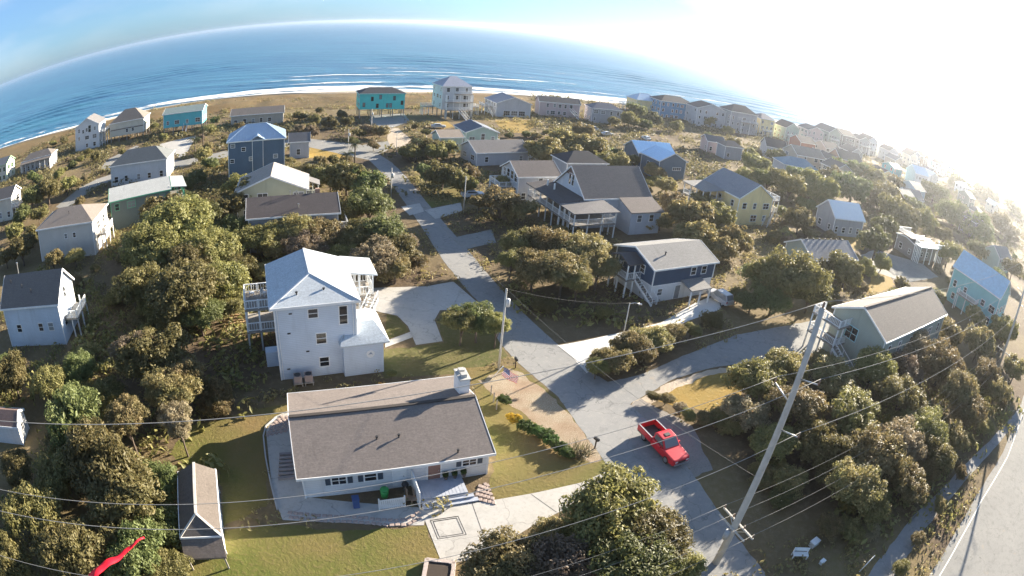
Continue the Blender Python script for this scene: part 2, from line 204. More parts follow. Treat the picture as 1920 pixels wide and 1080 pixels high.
    ('o', 14.2, 26.1, 1.7, 1.76, 13), ('b', 1.8, 25.7, 2.5, 2.55, 13), ('b', 5, 25.1, 2.4, 2.54, 13), ('b', 4.8, 28.5, 1.6, 1.74, 13), ('b', 0.3, 25.4, 1.4, 1.48, 13), ('b', 13.7, 57.2, 1.5, 2.28, 11),
    ('b', 11.2, 54.2, 1.5, 1.95, 11), ('b', 16.5, 59.6, 1.5, 2.37, 11), ('b', 19.6, 61.4, 1.5, 1.68, 11), ('b', 22.4, 63, 1.5, 1.19, 11), ('b', 9.6, 52.5, 1.5, 1.23, 11), ('b', 14.8, 56.4, 1.5, 1.67, 11),
    ('b', 18, 59.1, 1.5, 1.37, 11), ('o', -3.4, 57.6, 3.2, 2.45, 10), ('o', -1.3, 56.8, 3.2, 1.73, 10), ('o', -5.1, 56.6, 3.2, 1.85, 10), ('b', 16.6, 48.8, 0.7, 0.88, 14), ('b', 15.3, 49.2, 0.7, 0.66, 11),
    ('b', 18.4, 46.3, 0.7, 0.86, 14), ('b', 20, 45.8, 0.7, 0.96, 14), ('b', 21.9, 46.6, 0.7, 1.09, 14), ('b', 17.8, 47.4, 0.7, 0.76, 14), ('b', 22.6, 44.7, 0.7, 1.18, 14), ('b', -11, 48.6, 0.7, 0.48, 10),
    ('o', -110.1, 92.7, 4.3, 4.2, 18), ('o', -113.5, 88.4, 3.7, 3.67, 4), ('o', -108.8, 99.7, 2.9, 2.96, 18), ('o', -107.3, 78.7, 2.9, 2.93, 4), ('o', -101.1, 80.6, 2.5, 2.61, 4), ('o', -100.9, 71, 2.4, 2.5, 4),
    ('o', -68.2, 102.2, 2.2, 2.26, 18), ('o', -68.8, 107.9, 2.3, 2.35, 18), ('o', -64.1, 94.7, 2, 2.12, 18), ('o', -125.2, 130.8, 1.9, 1.97, 18), ('o', -136.7, 138.2, 1.7, 1.76, 18), ('o', -127, 112.7, 2.1, 2.16, 18),
    ('o', -72.5, 120.3, 2, 2.06, 18), ('o', -141.7, 111.2, 2.2, 2.28, 18), ('o', -115.8, 135.1, 1.5, 1.61, 18), ('o', -74.9, 183.9, 2.2, 2.33, 17), ('o', -66.8, 178.1, 2.1, 2.24, 17), ('o', -59.2, 172, 2.4, 2.47, 17),
    ('o', -55.8, 177.4, 2.1, 2.19, 17), ('o', -73, 199.6, 1.6, 1.73, 17), ('o', -62.2, 191.3, 1.9, 2, 17), ('o', -33.9, 178.6, 1.4, 1.48, 17), ('o', -29.2, 170.6, 1.3, 1.41, 17), ('o', -45.7, 150.6, 1.6, 1.72, 17),
    ('o', -80.2, 161.8, 1.2, 1.31, 17), ('o', -104.7, 178.1, 1.8, 1.87, 17), ('o', -97.9, 162.9, 2, 2.06, 18), ('o', -131.5, 174.7, 1.5, 1.58, 18), ('o', -175.8, 160.6, 2, 2.14, 18), ('o', -181.4, 158, 1.8, 1.95, 18),
    ('b', 32.7, 75.5, 1.2, 1.74, 15), ('b', 26.5, 66.9, 1.2, 1.41, 11), ('b', -43, 45.9, 0.7, 1.13, 1), ('o', -47.7, 66.8, 0.5, 0.84, 1), ('b', -64.1, 63.7, 0.5, 0.83, 4), ('b', -39.2, 70.9, 0.8, 1.3, 2),
    ('b', -45.5, 74.9, 0.5, 0.81, 2), ('b', -40.1, 57.6, 0.6, 0.99, 1), ('b', -69.9, 59.1, 0.7, 1.23, 4), ('b', -48.2, 81, 0.8, 1.25, 2), ('b', -33.5, 67.9, 1.1, 1.83, 2), ('b', -39.8, 46.7, 0.6, 1.07, 1),
    ('b', -25.7, 76.6, 1.1, 1.84, 2), ('b', -61.1, 68.5, 0.7, 1.24, 4), ('o', -57.2, 69.8, 1, 1.64, 1), ('b', -44.5, 51.3, 1, 1.67, 1), ('b', -51.9, 55, 1.1, 1.91, 1), ('b', -61.6, 52.8, 1.2, 1.93, 3),
    ('b', -42.9, 50.3, 0.6, 0.97, 1), ('b', -37.6, 60.9, 0.9, 1.5, 1), ('o', -64, 81.9, 0.8, 1.41, 4), ('b', -55.8, 67, 0.8, 1.36, 1), ('b', -53.3, 61.8, 1.2, 1.94, 1), ('o', -26.4, 73.2, 0.8, 1.41, 2),
    ('b', -75, 57, 0.5, 0.82, 4), ('b', -31.4, 60.7, 0.6, 1.05, 1), ('b', -39.4, 59.8, 1, 1.61, 1), ('b', -63.8, 57.5, 0.9, 1.51, 4), ('o', -39.6, 8.3, 1.1, 1.79, 0), ('b', -59.3, 16.6, 1, 1.74, 3),
    ('b', -41.5, 34, 1.2, 2.04, 0), ('b', -58.4, 31.7, 0.8, 1.3, 3), ('o', -44.3, 34.2, 1, 1.74, 3), ('o', -59.7, 34.2, 1.2, 1.92, 3), ('b', -52.6, 14.8, 0.9, 1.43, 0), ('b', -61.4, 11.4, 1.1, 1.85, 3),
    ('b', -55.7, 25.5, 0.7, 1.1, 3), ('b', -47.2, 41.4, 1.1, 1.9, 3), ('b', -39.8, 26.1, 1.2, 1.99, 0), ('o', -59.8, 26.3, 1.2, 1.99, 3), ('o', -39.4, 32.3, 0.7, 1.13, 0), ('o', -57, 31.2, 0.9, 1.44, 3),
    ('o', -61.6, 30.4, 1, 1.59, 3), ('b', -26.5, 39.7, 1.2, 2.03, 0), ('o', -41.9, 32, 0.9, 1.58, 0), ('o', -26.3, 12.8, 0.6, 0.96, 0), ('b', 34.1, 39, 1.1, 1.76, 14), ('b', 26.1, 38.7, 0.6, 0.98, 14),
    ('o', 31.8, 42.1, 1.1, 1.79, 14), ('b', 31.2, 29.2, 0.8, 1.32, 14), ('b', 68.8, 59.1, 0.5, 0.86, 24), ('b', 34.1, 36, 0.6, 0.94, 14), ('b', 35.4, 33.2, 1.2, 1.92, 12), ('b', 39.9, 57.8, 1.2, 1.92, 12),
    ('b', 65.9, 55.5, 0.7, 1.11, 24), ('b', 40.8, 54.3, 1.2, 2.02, 12), ('o', 25.1, 34.2, 0.8, 1.26, 14), ('o', 32.6, 58.8, 0.7, 1.17, 11), ('b', 44.9, 44.6, 1.2, 1.93, 12), ('b', 43.6, 40.9, 0.7, 1.21, 12),
    ('b', 33.2, 49.3, 0.8, 1.33, 14), ('b', 24, 37.2, 0.8, 1.4, 14), ('b', 33.6, 28.8, 0.7, 1.14, 14), ('b', 53.3, 52.6, 0.9, 1.44, 24), ('b', 58.5, 40.3, 0.8, 1.36, 24), ('b', 26.4, 36, 1.2, 1.99, 14),
    ('b', 50.8, 38.2, 1.1, 1.86, 12), ('b', 53.4, 51, 0.9, 1.51, 24), ('b', 67.1, 51.8, 0.9, 1.46, 24), ('b', 45.1, 50.8, 0.7, 1.13, 12), ('b', 39.3, 45.3, 0.6, 0.99, 12), ('b', 42.4, 32.9, 0.7, 1.1, 12),
    ('b', 10.5, 87.6, 1, 1.64, 8), ('b', 7, 94.3, 1, 1.62, 8), ('b', 8.8, 73.3, 0.7, 1.23, 8), ('b', 6.1, 87.1, 0.7, 1.14, 8), ('b', 11.9, 66.9, 0.7, 1.17, 11), ('b', 8.2, 75.5, 1, 1.67, 8),
    ('o', 13.5, 92.3, 0.6, 0.98, 8), ('b', 8.5, 89.5, 0.5, 0.76, 8), ('o', 4, 66.3, 1.1, 1.75, 10), ('o', 12.6, 90.1, 0.5, 0.88, 8), ('b', 3.6, 84.1, 1, 1.61, 8), ('o', 1.8, 90.3, 1, 1.64, 8),
    ('b', 9.6, 86.5, 0.5, 0.78, 8), ('b', 16.6, 90.3, 0.7, 1.21, 8), ('b', 51.4, 107.2, 1.2, 2.03, 9), ('b', 56.3, 110.6, 0.8, 1.39, 9), ('o', 101.9, 126.7, 0.8, 1.31, 22), ('b', 71.4, 86.9, 0.8, 1.26, 15),
    ('b', 69, 131.1, 1.2, 1.94, 22), ('b', 66.1, 95.9, 0.7, 1.25, 9), ('b', 86, 86.9, 1.2, 2.01, 23), ('b', 88.9, 148.2, 1, 1.69, 19), ('b', 52.5, 145.6, 1.1, 1.86, 16), ('b', 68.2, 98.6, 1.4, 2.35, 22),
    ('b', 53.5, 149.5, 0.6, 1.08, 19), ('b', 78.9, 133.7, 0.7, 1.24, 22), ('b', 65.8, 106.5, 1.3, 2.19, 22), ('b', 90.2, 145.9, 0.7, 1.21, 19), ('o', 50.2, 78.3, 0.8, 1.26, 15), ('b', 41.1, 103.9, 1.2, 1.93, 9),
    ('b', 105.6, 133.5, 1.1, 1.84, 19), ('b', 63.7, 114.5, 1.1, 1.87, 22), ('b', 52.2, 81.7, 1.2, 1.93, 15), ('b', 107.9, 150, 1.1, 1.91, 19), ('b', 76.4, 131.5, 0.7, 1.16, 22), ('b', 100, 97.7, 1.2, 1.94, 23),
    ('b', 97.3, 72.1, 1.3, 2.2, 23), ('b', 62.7, 86.6, 0.9, 1.44, 15), ('b', 74.1, 144.4, 0.9, 1.56, 19), ('b', 48.1, 84.4, 1, 1.73, 15), ('b', 66.8, 81.2, 1.3, 2.15, 15), ('b', 62.9, 109.6, 1, 1.61, 9),
    ('b', 111.9, 110.2, 0.7, 1.12, 22), ('b', 66.2, 97.1, 0.7, 1.18, 9), ('o', 76, 90.2, 1.2, 2.06, 22), ('b', 54.7, 108.9, 1.4, 2.27, 9), ('b', 101.4, 106.3, 1, 1.69, 22), ('b', 34.7, 97.6, 1.1, 1.91, 9),
    ('b', 69, 114.2, 1.1, 1.83, 22), ('o', 81, 143.8, 1.4, 2.4, 19), ('o', 64.5, 79.7, 1.1, 1.85, 15), ('o', 65.3, 126.1, 1.4, 2.26, 22), ('b', 55.2, 76.4, 0.9, 1.44, 15), ('b', 95.6, 142.3, 1.1, 1.92, 19),
    ('o', 29.8, 136.7, 0.9, 1.49, 16), ('b', 32.1, 119.3, 1, 1.65, 9), ('b', 46.4, 86.8, 0.8, 1.28, 15), ('b', 54, 106.4, 1.1, 1.77, 9), ('b', 78, 168.4, 1.7, 2.77, 19), ('b', 100.2, 232.2, 1.8, 2.99, 21),
    ('b', 166.2, 248.8, 1.7, 2.91, 20), ('b', 242.8, 252.7, 1.9, 3.14, 25), ('o', 209.3, 174, 1, 1.7, 20), ('b', 88.2, 255.6, 1.8, 2.96, 21), ('b', 253.5, 234.6, 1.3, 2.12, 25), ('b', 194.6, 217.4, 1.5, 2.49, 20),
    ('b', 236.8, 203, 1.8, 3.06, 20), ('b', 189.5, 212.6, 1.4, 2.29, 20), ('o', 189.8, 145.2, 0.9, 1.58, 20), ('b', 120.9, 194, 1, 1.67, 19), ('b', 199.3, 200.2, 1.5, 2.5, 20), ('b', 237.1, 215.1, 1.8, 2.92, 20),
    ('b', 247.8, 166.4, 1.6, 2.67, 20), ('o', 148.7, 253.6, 1.8, 2.95, 20), ('b', 256.2, 177.8, 1.8, 3.03, 20), ('b', 72.1, 165.9, 1.9, 3.15, 19), ('b', 254.2, 136.6, 1.2, 2.07, 20), ('b', 217.4, 156.7, 1.7, 2.91, 20),
    ('b', 177.3, 235.7, 1.1, 1.9, 20), ('b', 217.7, 207.5, 1.2, 1.97, 20), ('o', 257.5, 200.2, 1.7, 2.86, 20), ('b', 192.2, 133.4, 0.9, 1.53, 20), ('b', 177.8, 132.1, 1.2, 1.95, 20), ('b', 208.3, 198.4, 1.7, 2.77, 20),
    ('b', 149.7, 177.1, 1.5, 2.51, 20), ('b', 160.8, 252.9, 0.9, 1.57, 20), ('b', 151.6, 255.3, 1, 1.6, 20), ('b', 229.5, 185.4, 1, 1.68, 20), ('o', 74.7, 140.5, 1.5, 2.53, 19), ('b', 85.2, 211.2, 1.5, 2.5, 21),
    ('b', 136.2, 207.7, 1.2, 2, 20), ('b', 79.8, 221.2, 1.8, 2.95, 21), ('b', 146, 245.5, 1.3, 2.2, 20), ('b', 139.7, 224.8, 1.2, 2.03, 20), ('b', 193, 178.7, 1.1, 1.76, 20), ('o', 73.4, 238.1, 1, 1.66, 21),
    ('o', 208.9, 178.4, 1, 1.72, 20), ('b', 210.1, 242.9, 1.6, 2.73, 20), ('b', 180.1, 175.7, 1.5, 2.48, 20), ('b', 90.9, 192.7, 1.8, 2.94, 19), ('b', 229.1, 177.8, 1.7, 2.8, 20), ('o', 221.4, 239.9, 1.9, 3.16, 20),
    ('o', 181.8, 215.5, 1.6, 2.68, 20), ('b', 96.1, 221.4, 1.2, 2.03, 21), ('b', -132.1, 106.5, 0.6, 0.97, 18), ('o', -162.5, 163.6, 1.2, 1.97, 18), ('o', -133.2, 125.7, 1, 1.67, 18), ('o', -74.6, 103.9, 1, 1.71, 18),
    ('b', -88.5, 99.6, 0.8, 1.32, 18), ('o', -136.7, 110.5, 1.2, 1.98, 18), ('o', -155.2, 114.1, 0.7, 1.19, 18), ('b', -112.5, 111.5, 0.9, 1.47, 18), ('o', -162.2, 175.9, 0.5, 0.85, 18), ('b', -120.3, 95.9, 0.7, 1.18, 18),
    ('o', -108.1, 160.4, 0.8, 1.3, 18), ('b', -126.3, 186.6, 0.6, 1.01, 18), ('o', -133.3, 122, 0.6, 1, 18), ('b', -112.7, 107.8, 1, 1.73, 18), ('b', -91.4, 171.5, 1.1, 1.78, 17), ('b', -158.9, 114.1, 0.6, 1.01, 18),
    ('b', -87.9, 154.9, 0.6, 1.01, 18), ('b', -135.9, 132.9, 0.8, 1.36, 18), ('o', -84, 148.3, 0.7, 1.22, 18), ('b', -136.5, 134.1, 0.5, 0.87, 18), ('o', -103.6, 139.7, 0.8, 1.36, 18), ('o', -135.3, 136.5, 0.6, 0.98, 18),
    ('o', -63.9, 96.6, 0.9, 1.58, 18), ('b', -143.2, 132.7, 0.8, 1.33, 18), ('b', -130.7, 181.6, 0.8, 1.26, 18), ('b', -96.7, 93.3, 0.9, 1.56, 18), ('b', -162.9, 97.6, 1, 1.61, 18), ('b', -142.8, 174.9, 1.2, 1.96, 18),
    ('b', -134, 147.4, 0.6, 0.97, 18), ('b', -156.1, 160.3, 0.5, 0.9, 18), ('b', -67.3, 122.9, 1, 1.72, 18), ('o', -145.5, 102, 0.5, 0.89, 18), ('b', -113.1, 155.5, 1.1, 1.85, 18), ('b', -95.2, 151.7, 1.1, 1.88, 18),
    ('b', -65.7, 168, 1.1, 1.88, 17), ('b', -130.3, 184.6, 1.2, 1.98, 18), ('b', -86.9, 167.4, 0.8, 1.4, 17), ('b', -65.6, 171.3, 1.1, 1.76, 17), ('b', -114.3, 100.7, 0.5, 0.9, 18), ('b', -140.5, 180.3, 0.6, 0.98, 18),
    ('b', -160.1, 180.9, 1.1, 1.78, 18), ('b', -69.5, 130.3, 0.8, 1.28, 18), ('o', -144.5, 189.4, 0.7, 1.25, 18), ('b', -135.6, 98.1, 1, 1.66, 18), ('b', 14.9, 130.3, 0.7, 1.14, 6), ('b', 7.1, 130.4, 1, 1.65, 6),
    ('b', 0.5, 187.9, 0.5, 0.82, 16), ('b', 18.5, 161.2, 1, 1.67, 16), ('o', 0.4, 138, 0.8, 1.3, 6), ('o', -5.4, 179, 0.8, 1.41, 16), ('o', 30.4, 139, 0.5, 0.82, 16), ('b', -21.7, 175, 0.9, 1.55, 16),
    ('b', 2.7, 182.3, 1, 1.62, 16), ('b', 1.8, 180.9, 0.5, 0.88, 16), ('b', 22.6, 143.7, 0.7, 1.17, 16), ('o', 11.8, 134.3, 0.7, 1.23, 6), ('b', -19.8, 186.7, 1, 1.69, 16), ('b', -22.2, 134, 1, 1.63, 6),
    ('b', 9.6, 125.9, 0.9, 1.52, 6), ('o', 31.8, 140.6, 1.2, 1.98, 16), ('b', -43.8, 167.8, 0.7, 1.24, 17), ('b', 28.1, 130.7, 0.9, 1.53, 9), ('b', -47.1, 125, 1, 1.73, 17), ('b', -20.3, 191.2, 0.5, 0.84, 16),
    ('o', 5.7, 191.2, 0.7, 1.25, 16), ('b', -2.9, 159.7, 0.8, 1.28, 16), ('b', -28.5, 139.5, 0.8, 1.34, 17), ('b', 6.9, 194.9, 0.6, 1.04, 16), ('b', 19.9, 153.9, 1.1, 1.88, 16), ('b', 31.8, 180.8, 1.2, 1.96, 16),
    ('b', 4.8, 173.2, 0.9, 1.46, 16), ('b', 23.1, 183.9, 1, 1.65, 16), ('b', 15.1, 158.2, 0.6, 0.95, 16), ('b', 14.9, 137.8, 0.8, 1.39, 16), ('b', -4.8, 165.9, 0.5, 0.9, 16), ('o', 13, 129.7, 0.8, 1.4, 6),
    ('b', 18.2, 158.9, 0.7, 1.16, 16), ('b', -23.5, 173.2, 0.7, 1.22, 16), ('b', 19.4, 138.8, 0.9, 1.56, 16), ('o', -0.4, 183.2, 0.9, 1.48, 16), ('b', -50.7, 106.2, 0.7, 1.21, 18), ('b', -57.2, 83.8, 0.7, 1.24, 2),
    ('o', -55.3, 95.5, 0.6, 0.94, 18), ('b', -50.6, 108, 0.6, 0.96, 18), ('b', -24.5, 103.6, 0.6, 0.99, 7), ('b', -40.8, 111, 0.6, 1.02, 17), ('b', -58.2, 90.4, 0.8, 1.4, 18), ('b', -49.1, 82.2, 0.5, 0.91, 2),
    ('b', -26.5, 103.8, 0.9, 1.56, 7), ('o', -36.3, 100.3, 0.6, 0.93, 5),
]
PALMS = [[-39.2, 131.4, 5], [-26.0, 138.5, 5], [-87.5, 140.9, 6], [-85.1, 132.6, 5], [-39.8, 127.3, 3.5]]
SHORE = [[-249, 182], [-222, 194], [-192, 211], [-171, 231], [-145, 244], [-122, 257], [-89, 273], [-60, 282], [-25, 297], [1, 302]]
DUNE = [[-238, 160], [-184, 181], [-167, 203], [-134, 225], [-106, 236], [-87, 238], [-52, 248], [-22, 265], [1, 275], [26, 278]]
# ------------------------------------------------------------------ materials
MATS = {}
def newmat(key):
    m = bpy.data.materials.new(key); m.use_nodes = True; MATS[key] = m
    return m, m.node_tree, m.node_tree.nodes['Principled BSDF']
def rgb(c): return (c[0], c[1], c[2], 1)
def mixc(nt, fac, a, b):
    n = nt.nodes.new('ShaderNodeMix'); n.data_type = 'RGBA'
    if isinstance(fac, (int, float)): n.inputs[0].default_value = fac
    else: nt.links.new(fac, n.inputs[0])
    for i, v in ((6, a), (7, b)):
        if isinstance(v, tuple): n.inputs[i].default_value = rgb(v)
        else: nt.links.new(v, n.inputs[i])
    return n.outputs[2]
def coords(nt, which='Object', scale=None):
    t = nt.nodes.new('ShaderNodeTexCoord'); o = t.outputs[which]
    if scale:
        m = nt.nodes.new('ShaderNodeMapping'); m.inputs['Scale'].default_value = scale; nt.links.new(o, m.inputs[0]); o = m.outputs[0]
    return o
def nz(nt, vec, scale, detail=4, rough=.6):
    n = nt.nodes.new('ShaderNodeTexNoise'); n.inputs['Scale'].default_value = scale; n.inputs['Detail'].default_value = detail
    n.inputs['Roughness'].default_value = rough; nt.links.new(vec, n.inputs['Vector']); return n.outputs[0]
def ramp(nt, v, p0, p1):
    n = nt.nodes.new('ShaderNodeMapRange'); n.inputs[1].default_value = p0; n.inputs[2].default_value = p1; nt.links.new(v, n.inputs[0]); return n.outputs[0]
def bump(nt, b, h, strength, dist):
    n = nt.nodes.new('ShaderNodeBump'); n.inputs['Strength'].default_value = strength; n.inputs['Distance'].default_value = dist
    nt.links.new(h, n.inputs['Height']); nt.links.new(n.outputs[0], b.inputs['Normal'])
def sc3(c, k): return tuple(min(1, x*k) for x in c)
def M_plain(c, rough=.6, metal=0, var=.12, spec=.4):
    key = 'paint_%s_%.2f_%.1f' % ('_'.join('%.3f' % x for x in c), rough, metal)
    if key in MATS: return MATS[key]
    m, nt, b = newmat(key); v = coords(nt)
    n = ramp(nt, nz(nt, v, 1.3), .3, .75)
    nt.links.new(mixc(nt, n, sc3(c, 1-var), sc3(c, 1+var)), b.inputs['Base Color'])
    b.inputs['Roughness'].default_value = rough; b.inputs['Metallic'].default_value = metal; b.inputs['Specular IOR Level'].default_value = spec
    return m
def M_siding(c):
    key = 'siding_' + '_'.join('%.3f' % x for x in c)
    if key in MATS: return MATS[key]
    m, nt, b = newmat(key); v = coords(nt)
    st = nz(nt, coords(nt, 'Object', (.9, .9, .12)), 1.0, 4)
    n = nz(nt, v, .5, 3)
    base = mixc(nt, ramp(nt, n, .3, .7), sc3(c, .92), sc3(c, 1.06))
    base = mixc(nt, ramp(nt, st, .55, .85), base, sc3(c, .72))
    nt.links.new(base, b.inputs['Base Color']); b.inputs['Roughness'].default_value = .65; b.inputs['Specular IOR Level'].default_value = .3
    w = nt.nodes.new('ShaderNodeTexWave'); w.wave_type = 'BANDS'; w.bands_direction = 'Z'; w.wave_profile = 'SAW'; w.inputs['Scale'].default_value = 1.6
    nt.links.new(v, w.inputs[0]); bump(nt, b, w.outputs[1], .5, .03)
    nt.links.new(mixc(nt, ramp(nt, w.outputs[1], .80, 1.0), base, sc3(c, .70)), b.inputs['Base Color'])
    return m
def M_shingle(c):
    key = 'shingle_' + '_'.join('%.3f' % x for x in c)
    if key in MATS: return MATS[key]
    m, nt, b = newmat(key); v = coords(nt)
    big = ramp(nt, nz(nt, v, .22, 3), .35, .7)
    fine = nz(nt, coords(nt, 'Object', (1, 1, 3)), 5, 5, .7)
    tab = nt.nodes.new('ShaderNodeTexBrick'); tab.inputs['Scale'].default_value = 1.0
    mp = nt.nodes.new('ShaderNodeMapping'); mp.inputs['Rotation'].default_value = (0, 0, 0); nt.links.new(v, mp.inputs[0]); nt.links.new(mp.outputs[0], tab.inputs[0])
    tab.inputs['Color1'].default_value = rgb(sc3(c, .88)); tab.inputs['Color2'].default_value = rgb(sc3(c, 1.12)); tab.inputs['Mortar'].default_value = rgb(sc3(c, .8))
    tab.inputs['Brick Width'].default_value = .6; tab.inputs['Row Height'].default_value = .17; tab.inputs['Mortar Size'].default_value = .012
    col = mixc(nt, .55, mixc(nt, big, sc3(c, .86), sc3(c, 1.12)), tab.outputs[0])
    col = mixc(nt, ramp(nt, fine, .42, .75), col, sc3(c, .62))
    st = nz(nt, coords(nt, 'Object', (1.4, .18, .18)), 1.2, 4)
    col = mixc(nt, ramp(nt, st, .58, .9), col, sc3(c, .6))
    nt.links.new(col, b.inputs['Base Color']); b.inputs['Roughness'].default_value = .85; b.inputs['Specular IOR Level'].default_value = .25
    bump(nt, b, fine, .5, .03)
    return m
def M_glass():
    if 'glass' in MATS: return MATS['glass']
    m, nt, b = newmat('glass'); inf = nt.nodes.new('ShaderNodeObjectInfo')
    nt.links.new(mixc(nt, ramp(nt, inf.outputs['Random'], .55, 1.0), (.014, .017, .022), (.30, .31, .31)), b.inputs['Base Color'])
    b.inputs['Roughness'].default_value = .06; b.inputs['Specular IOR Level'].default_value = .6
    return m
def M_ground(key, cols, scale=.15, rough=.95, bumpd=.15, crack=0):
    if key in MATS: return MATS[key]
    m, nt, b = newmat(key); v = coords(nt)
    n1 = ramp(nt, nz(nt, v, scale, 6, .65), .35, .66); n2 = nz(nt, v, scale*14, 6, .75); n3 = ramp(nt, nz(nt, v, scale*.35, 3), .4, .65)
    col = mixc(nt, n1, cols[0], cols[1]); col = mixc(nt, ramp(nt, n2, .5, .78), col, cols[2])
    if len(cols) > 3: col = mixc(nt, n3, col, mixc(nt, ramp(nt, n2, .35, .65), cols[3], cols[2]))
    if crack:
        wv = nt.nodes.new('ShaderNodeVectorMath'); wv.operation = 'MULTIPLY_ADD'; nn = nt.nodes.new('ShaderNodeTexNoise'); nn.inputs['Scale'].default_value = .9; nt.links.new(v, nn.inputs[0])
        wv.inputs[1].default_value = (1.4, 1.4, 1.4); nt.links.new(nn.outputs['Color'], wv.inputs[0]); nt.links.new(v, wv.inputs[2])
        vo = nt.nodes.new('ShaderNodeTexVoronoi'); vo.feature = 'DISTANCE_TO_EDGE'; vo.inputs['Scale'].default_value = crack; nt.links.new(wv.outputs[0], vo.inputs[0])
        col = mixc(nt, ramp(nt, vo.outputs[0], .008, .0), col, sc3(cols[0], .68))
        col = mixc(nt, ramp(nt, nz(nt, v, .9, 5, .6), .55, .8), col, sc3(cols[0], .75))
        col = mixc(nt, ramp(nt, nz(nt, v, .35, 5, .7), .62, .75), col, (.36, .31, .25))
    nt.links.new(col, b.inputs['Base Color']); b.inputs['Roughness'].default_value = rough; b.inputs['Specular IOR Level'].default_value = .15
    bump(nt, b, n2, .8, bumpd)
    return m
def M_leaf(key, a, bcol, c, dry=.1):
    if key in MATS: return MATS[key]
    m, nt, b = newmat(key); g = nt.nodes.new('ShaderNodeNewGeometry'); inf = nt.nodes.new('ShaderNodeObjectInfo')
    col = mixc(nt, g.outputs['Random Per Island'], a, bcol)
    v = coords(nt, 'Object'); cl = ramp(nt, nz(nt, v, 2.6, 3), .42, .66)
    col = mixc(nt, cl, col, c)
    hs = nt.nodes.new('ShaderNodeHueSaturation'); nt.links.new(col, hs.inputs['Color'])
    mr = nt.nodes.new('ShaderNodeMapRange'); mr.inputs[3].default_value = .475; mr.inputs[4].default_value = .515; nt.links.new(inf.outputs['Random'], mr.inputs[0]); nt.links.new(mr.outputs[0], hs.inputs['Hue'])
    m2 = nt.nodes.new('ShaderNodeMapRange'); m2.inputs[3].default_value = .7; m2.inputs[4].default_value = 1.3; nt.links.new(inf.outputs['Random'], m2.inputs[0]); nt.links.new(m2.outputs[0], hs.inputs['Value'])
    nt.links.new(hs.outputs[0], b.inputs['Base Color']); b.inputs['Roughness'].default_value = .55; b.inputs['Specular IOR Level'].default_value = .35
    tr = nt.nodes.new('ShaderNodeBsdfTranslucent'); nt.links.new(hs.outputs[0], tr.inputs[0])
    mx = nt.nodes.new('ShaderNodeMixShader'); mx.inputs[0].default_value = .42
    nt.links.new(b.outputs[0], mx.inputs[1]); nt.links.new(tr.outputs[0], mx.inputs[2]); nt.links.new(mx.outputs[0], nt.nodes['Material Output'].inputs[0])
    return m
WHITE = M_plain((.80, .80, .79), .5)
WOOD = M_plain((.42, .36, .30), .8)
GREYWOOD = M_plain((.30, .27, .235), .85, var=.25)
DARK = M_plain((.03, .03, .032), .5)
CONC = M_plain((.46, .45, .43), .85)
METAL = M_plain((.45, .46, .47), .35, .9)
# ------------------------------------------------------------------ mesh builder
class MB:
    def __init__(s): s.v = []; s.f = []
    def add(s, vs, fs):
        o = len(s.v); s.v += [tuple(p) for p in vs]; s.f += [tuple(i+o for i in f) for f in fs]; return s
    def box(s, x0, x1, y0, y1, z0, z1):
        return s.add([(x0, y0, z0), (x1, y0, z0), (x1, y1, z0), (x0, y1, z0), (x0, y0, z1), (x1, y0, z1), (x1, y1, z1), (x0, y1, z1)],
                     [(0, 3, 2, 1), (4, 5, 6, 7), (0, 1, 5, 4), (1, 2, 6, 5), (2, 3, 7, 6), (3, 0, 4, 7)])
    def beam(s, p, q, w, h, up=(0, 0, 1)):
        p, q = Vector(p), Vector(q); d = (q-p).normalized(); u = Vector(up)
        if abs(d.dot(u)) > .98: u = Vector((0, 1, 0))
        x = d.cross(u).normalized()*w/2; y = x.cross(d).normalized()*h/2
        return s.add([p-x-y, p+x-y, p+x+y, p-x+y, q-x-y, q+x-y, q+x+y, q-x+y],
                     [(0, 3, 2, 1), (4, 5, 6, 7), (0, 1, 5, 4), (1, 2, 6, 5), (2, 3, 7, 6), (3, 0, 4, 7)])
    def tube(s, pts, rad, n=8, cap=True):
        pts = [Vector(p) for p in pts]; m = len(pts); rad = rad if isinstance(rad, (list, tuple)) else [rad]*m
        o = len(s.v); prev = None
        for i, p in enumerate(pts):
            d = (pts[min(i+1, m-1)]-pts[max(i-1, 0)]).normalized()
            u = Vector((0, 0, 1)) if abs(d.z) < .95 else Vector((1, 0, 0))
            x = d.cross(u).normalized(); y = d.cross(x)
            for k in range(n):
                a = 2*math.pi*k/n; s.v.append(tuple(p+(x*math.cos(a)+y*math.sin(a))*rad[i]))
        for i in range(m-1):
            for k in range(n):
                a = o+i*n+k; b = o+i*n+(k+1) % n; s.f.append((a, b, b+n, a+n))
        if cap:
            s.f.append(tuple(o+k for k in range(n))[::-1]); s.f.append(tuple(o+(m-1)*n+k for k in range(n)))
        return s
    def prism(s, pts, axis, a, b):      # 2d outline extruded along an axis
        def P(p, t): return {'x': (t, p[0], p[1]), 'y': (p[0], t, p[1]), 'z': (p[0], p[1], t)}[axis]
        n = len(pts)
        return s.add([P(p, a) for p in pts]+[P(p, b) for p in pts],
                     [tuple(range(n))[::-1], tuple(range(n, 2*n))]+[(i, (i+1) % n, n+(i+1) % n, n+i) for i in range(n)])
    def mesh(s, name, mat=None, smooth=False):
        me = bpy.data.meshes.new(name); me.from_pydata(s.v, [], s.f)
        bm = bmesh.new(); bm.from_mesh(me); bmesh.ops.recalc_face_normals(bm, faces=bm.faces); bm.to_mesh(me); bm.free()
        if mat: me.materials.append(mat)
        if smooth: me.polygons.foreach_set('use_smooth', [True]*len(me.polygons))
        return me
    def build(s, name, mat, parent=None, smooth=False):
        return link(name, s.mesh(name, mat, smooth), parent)
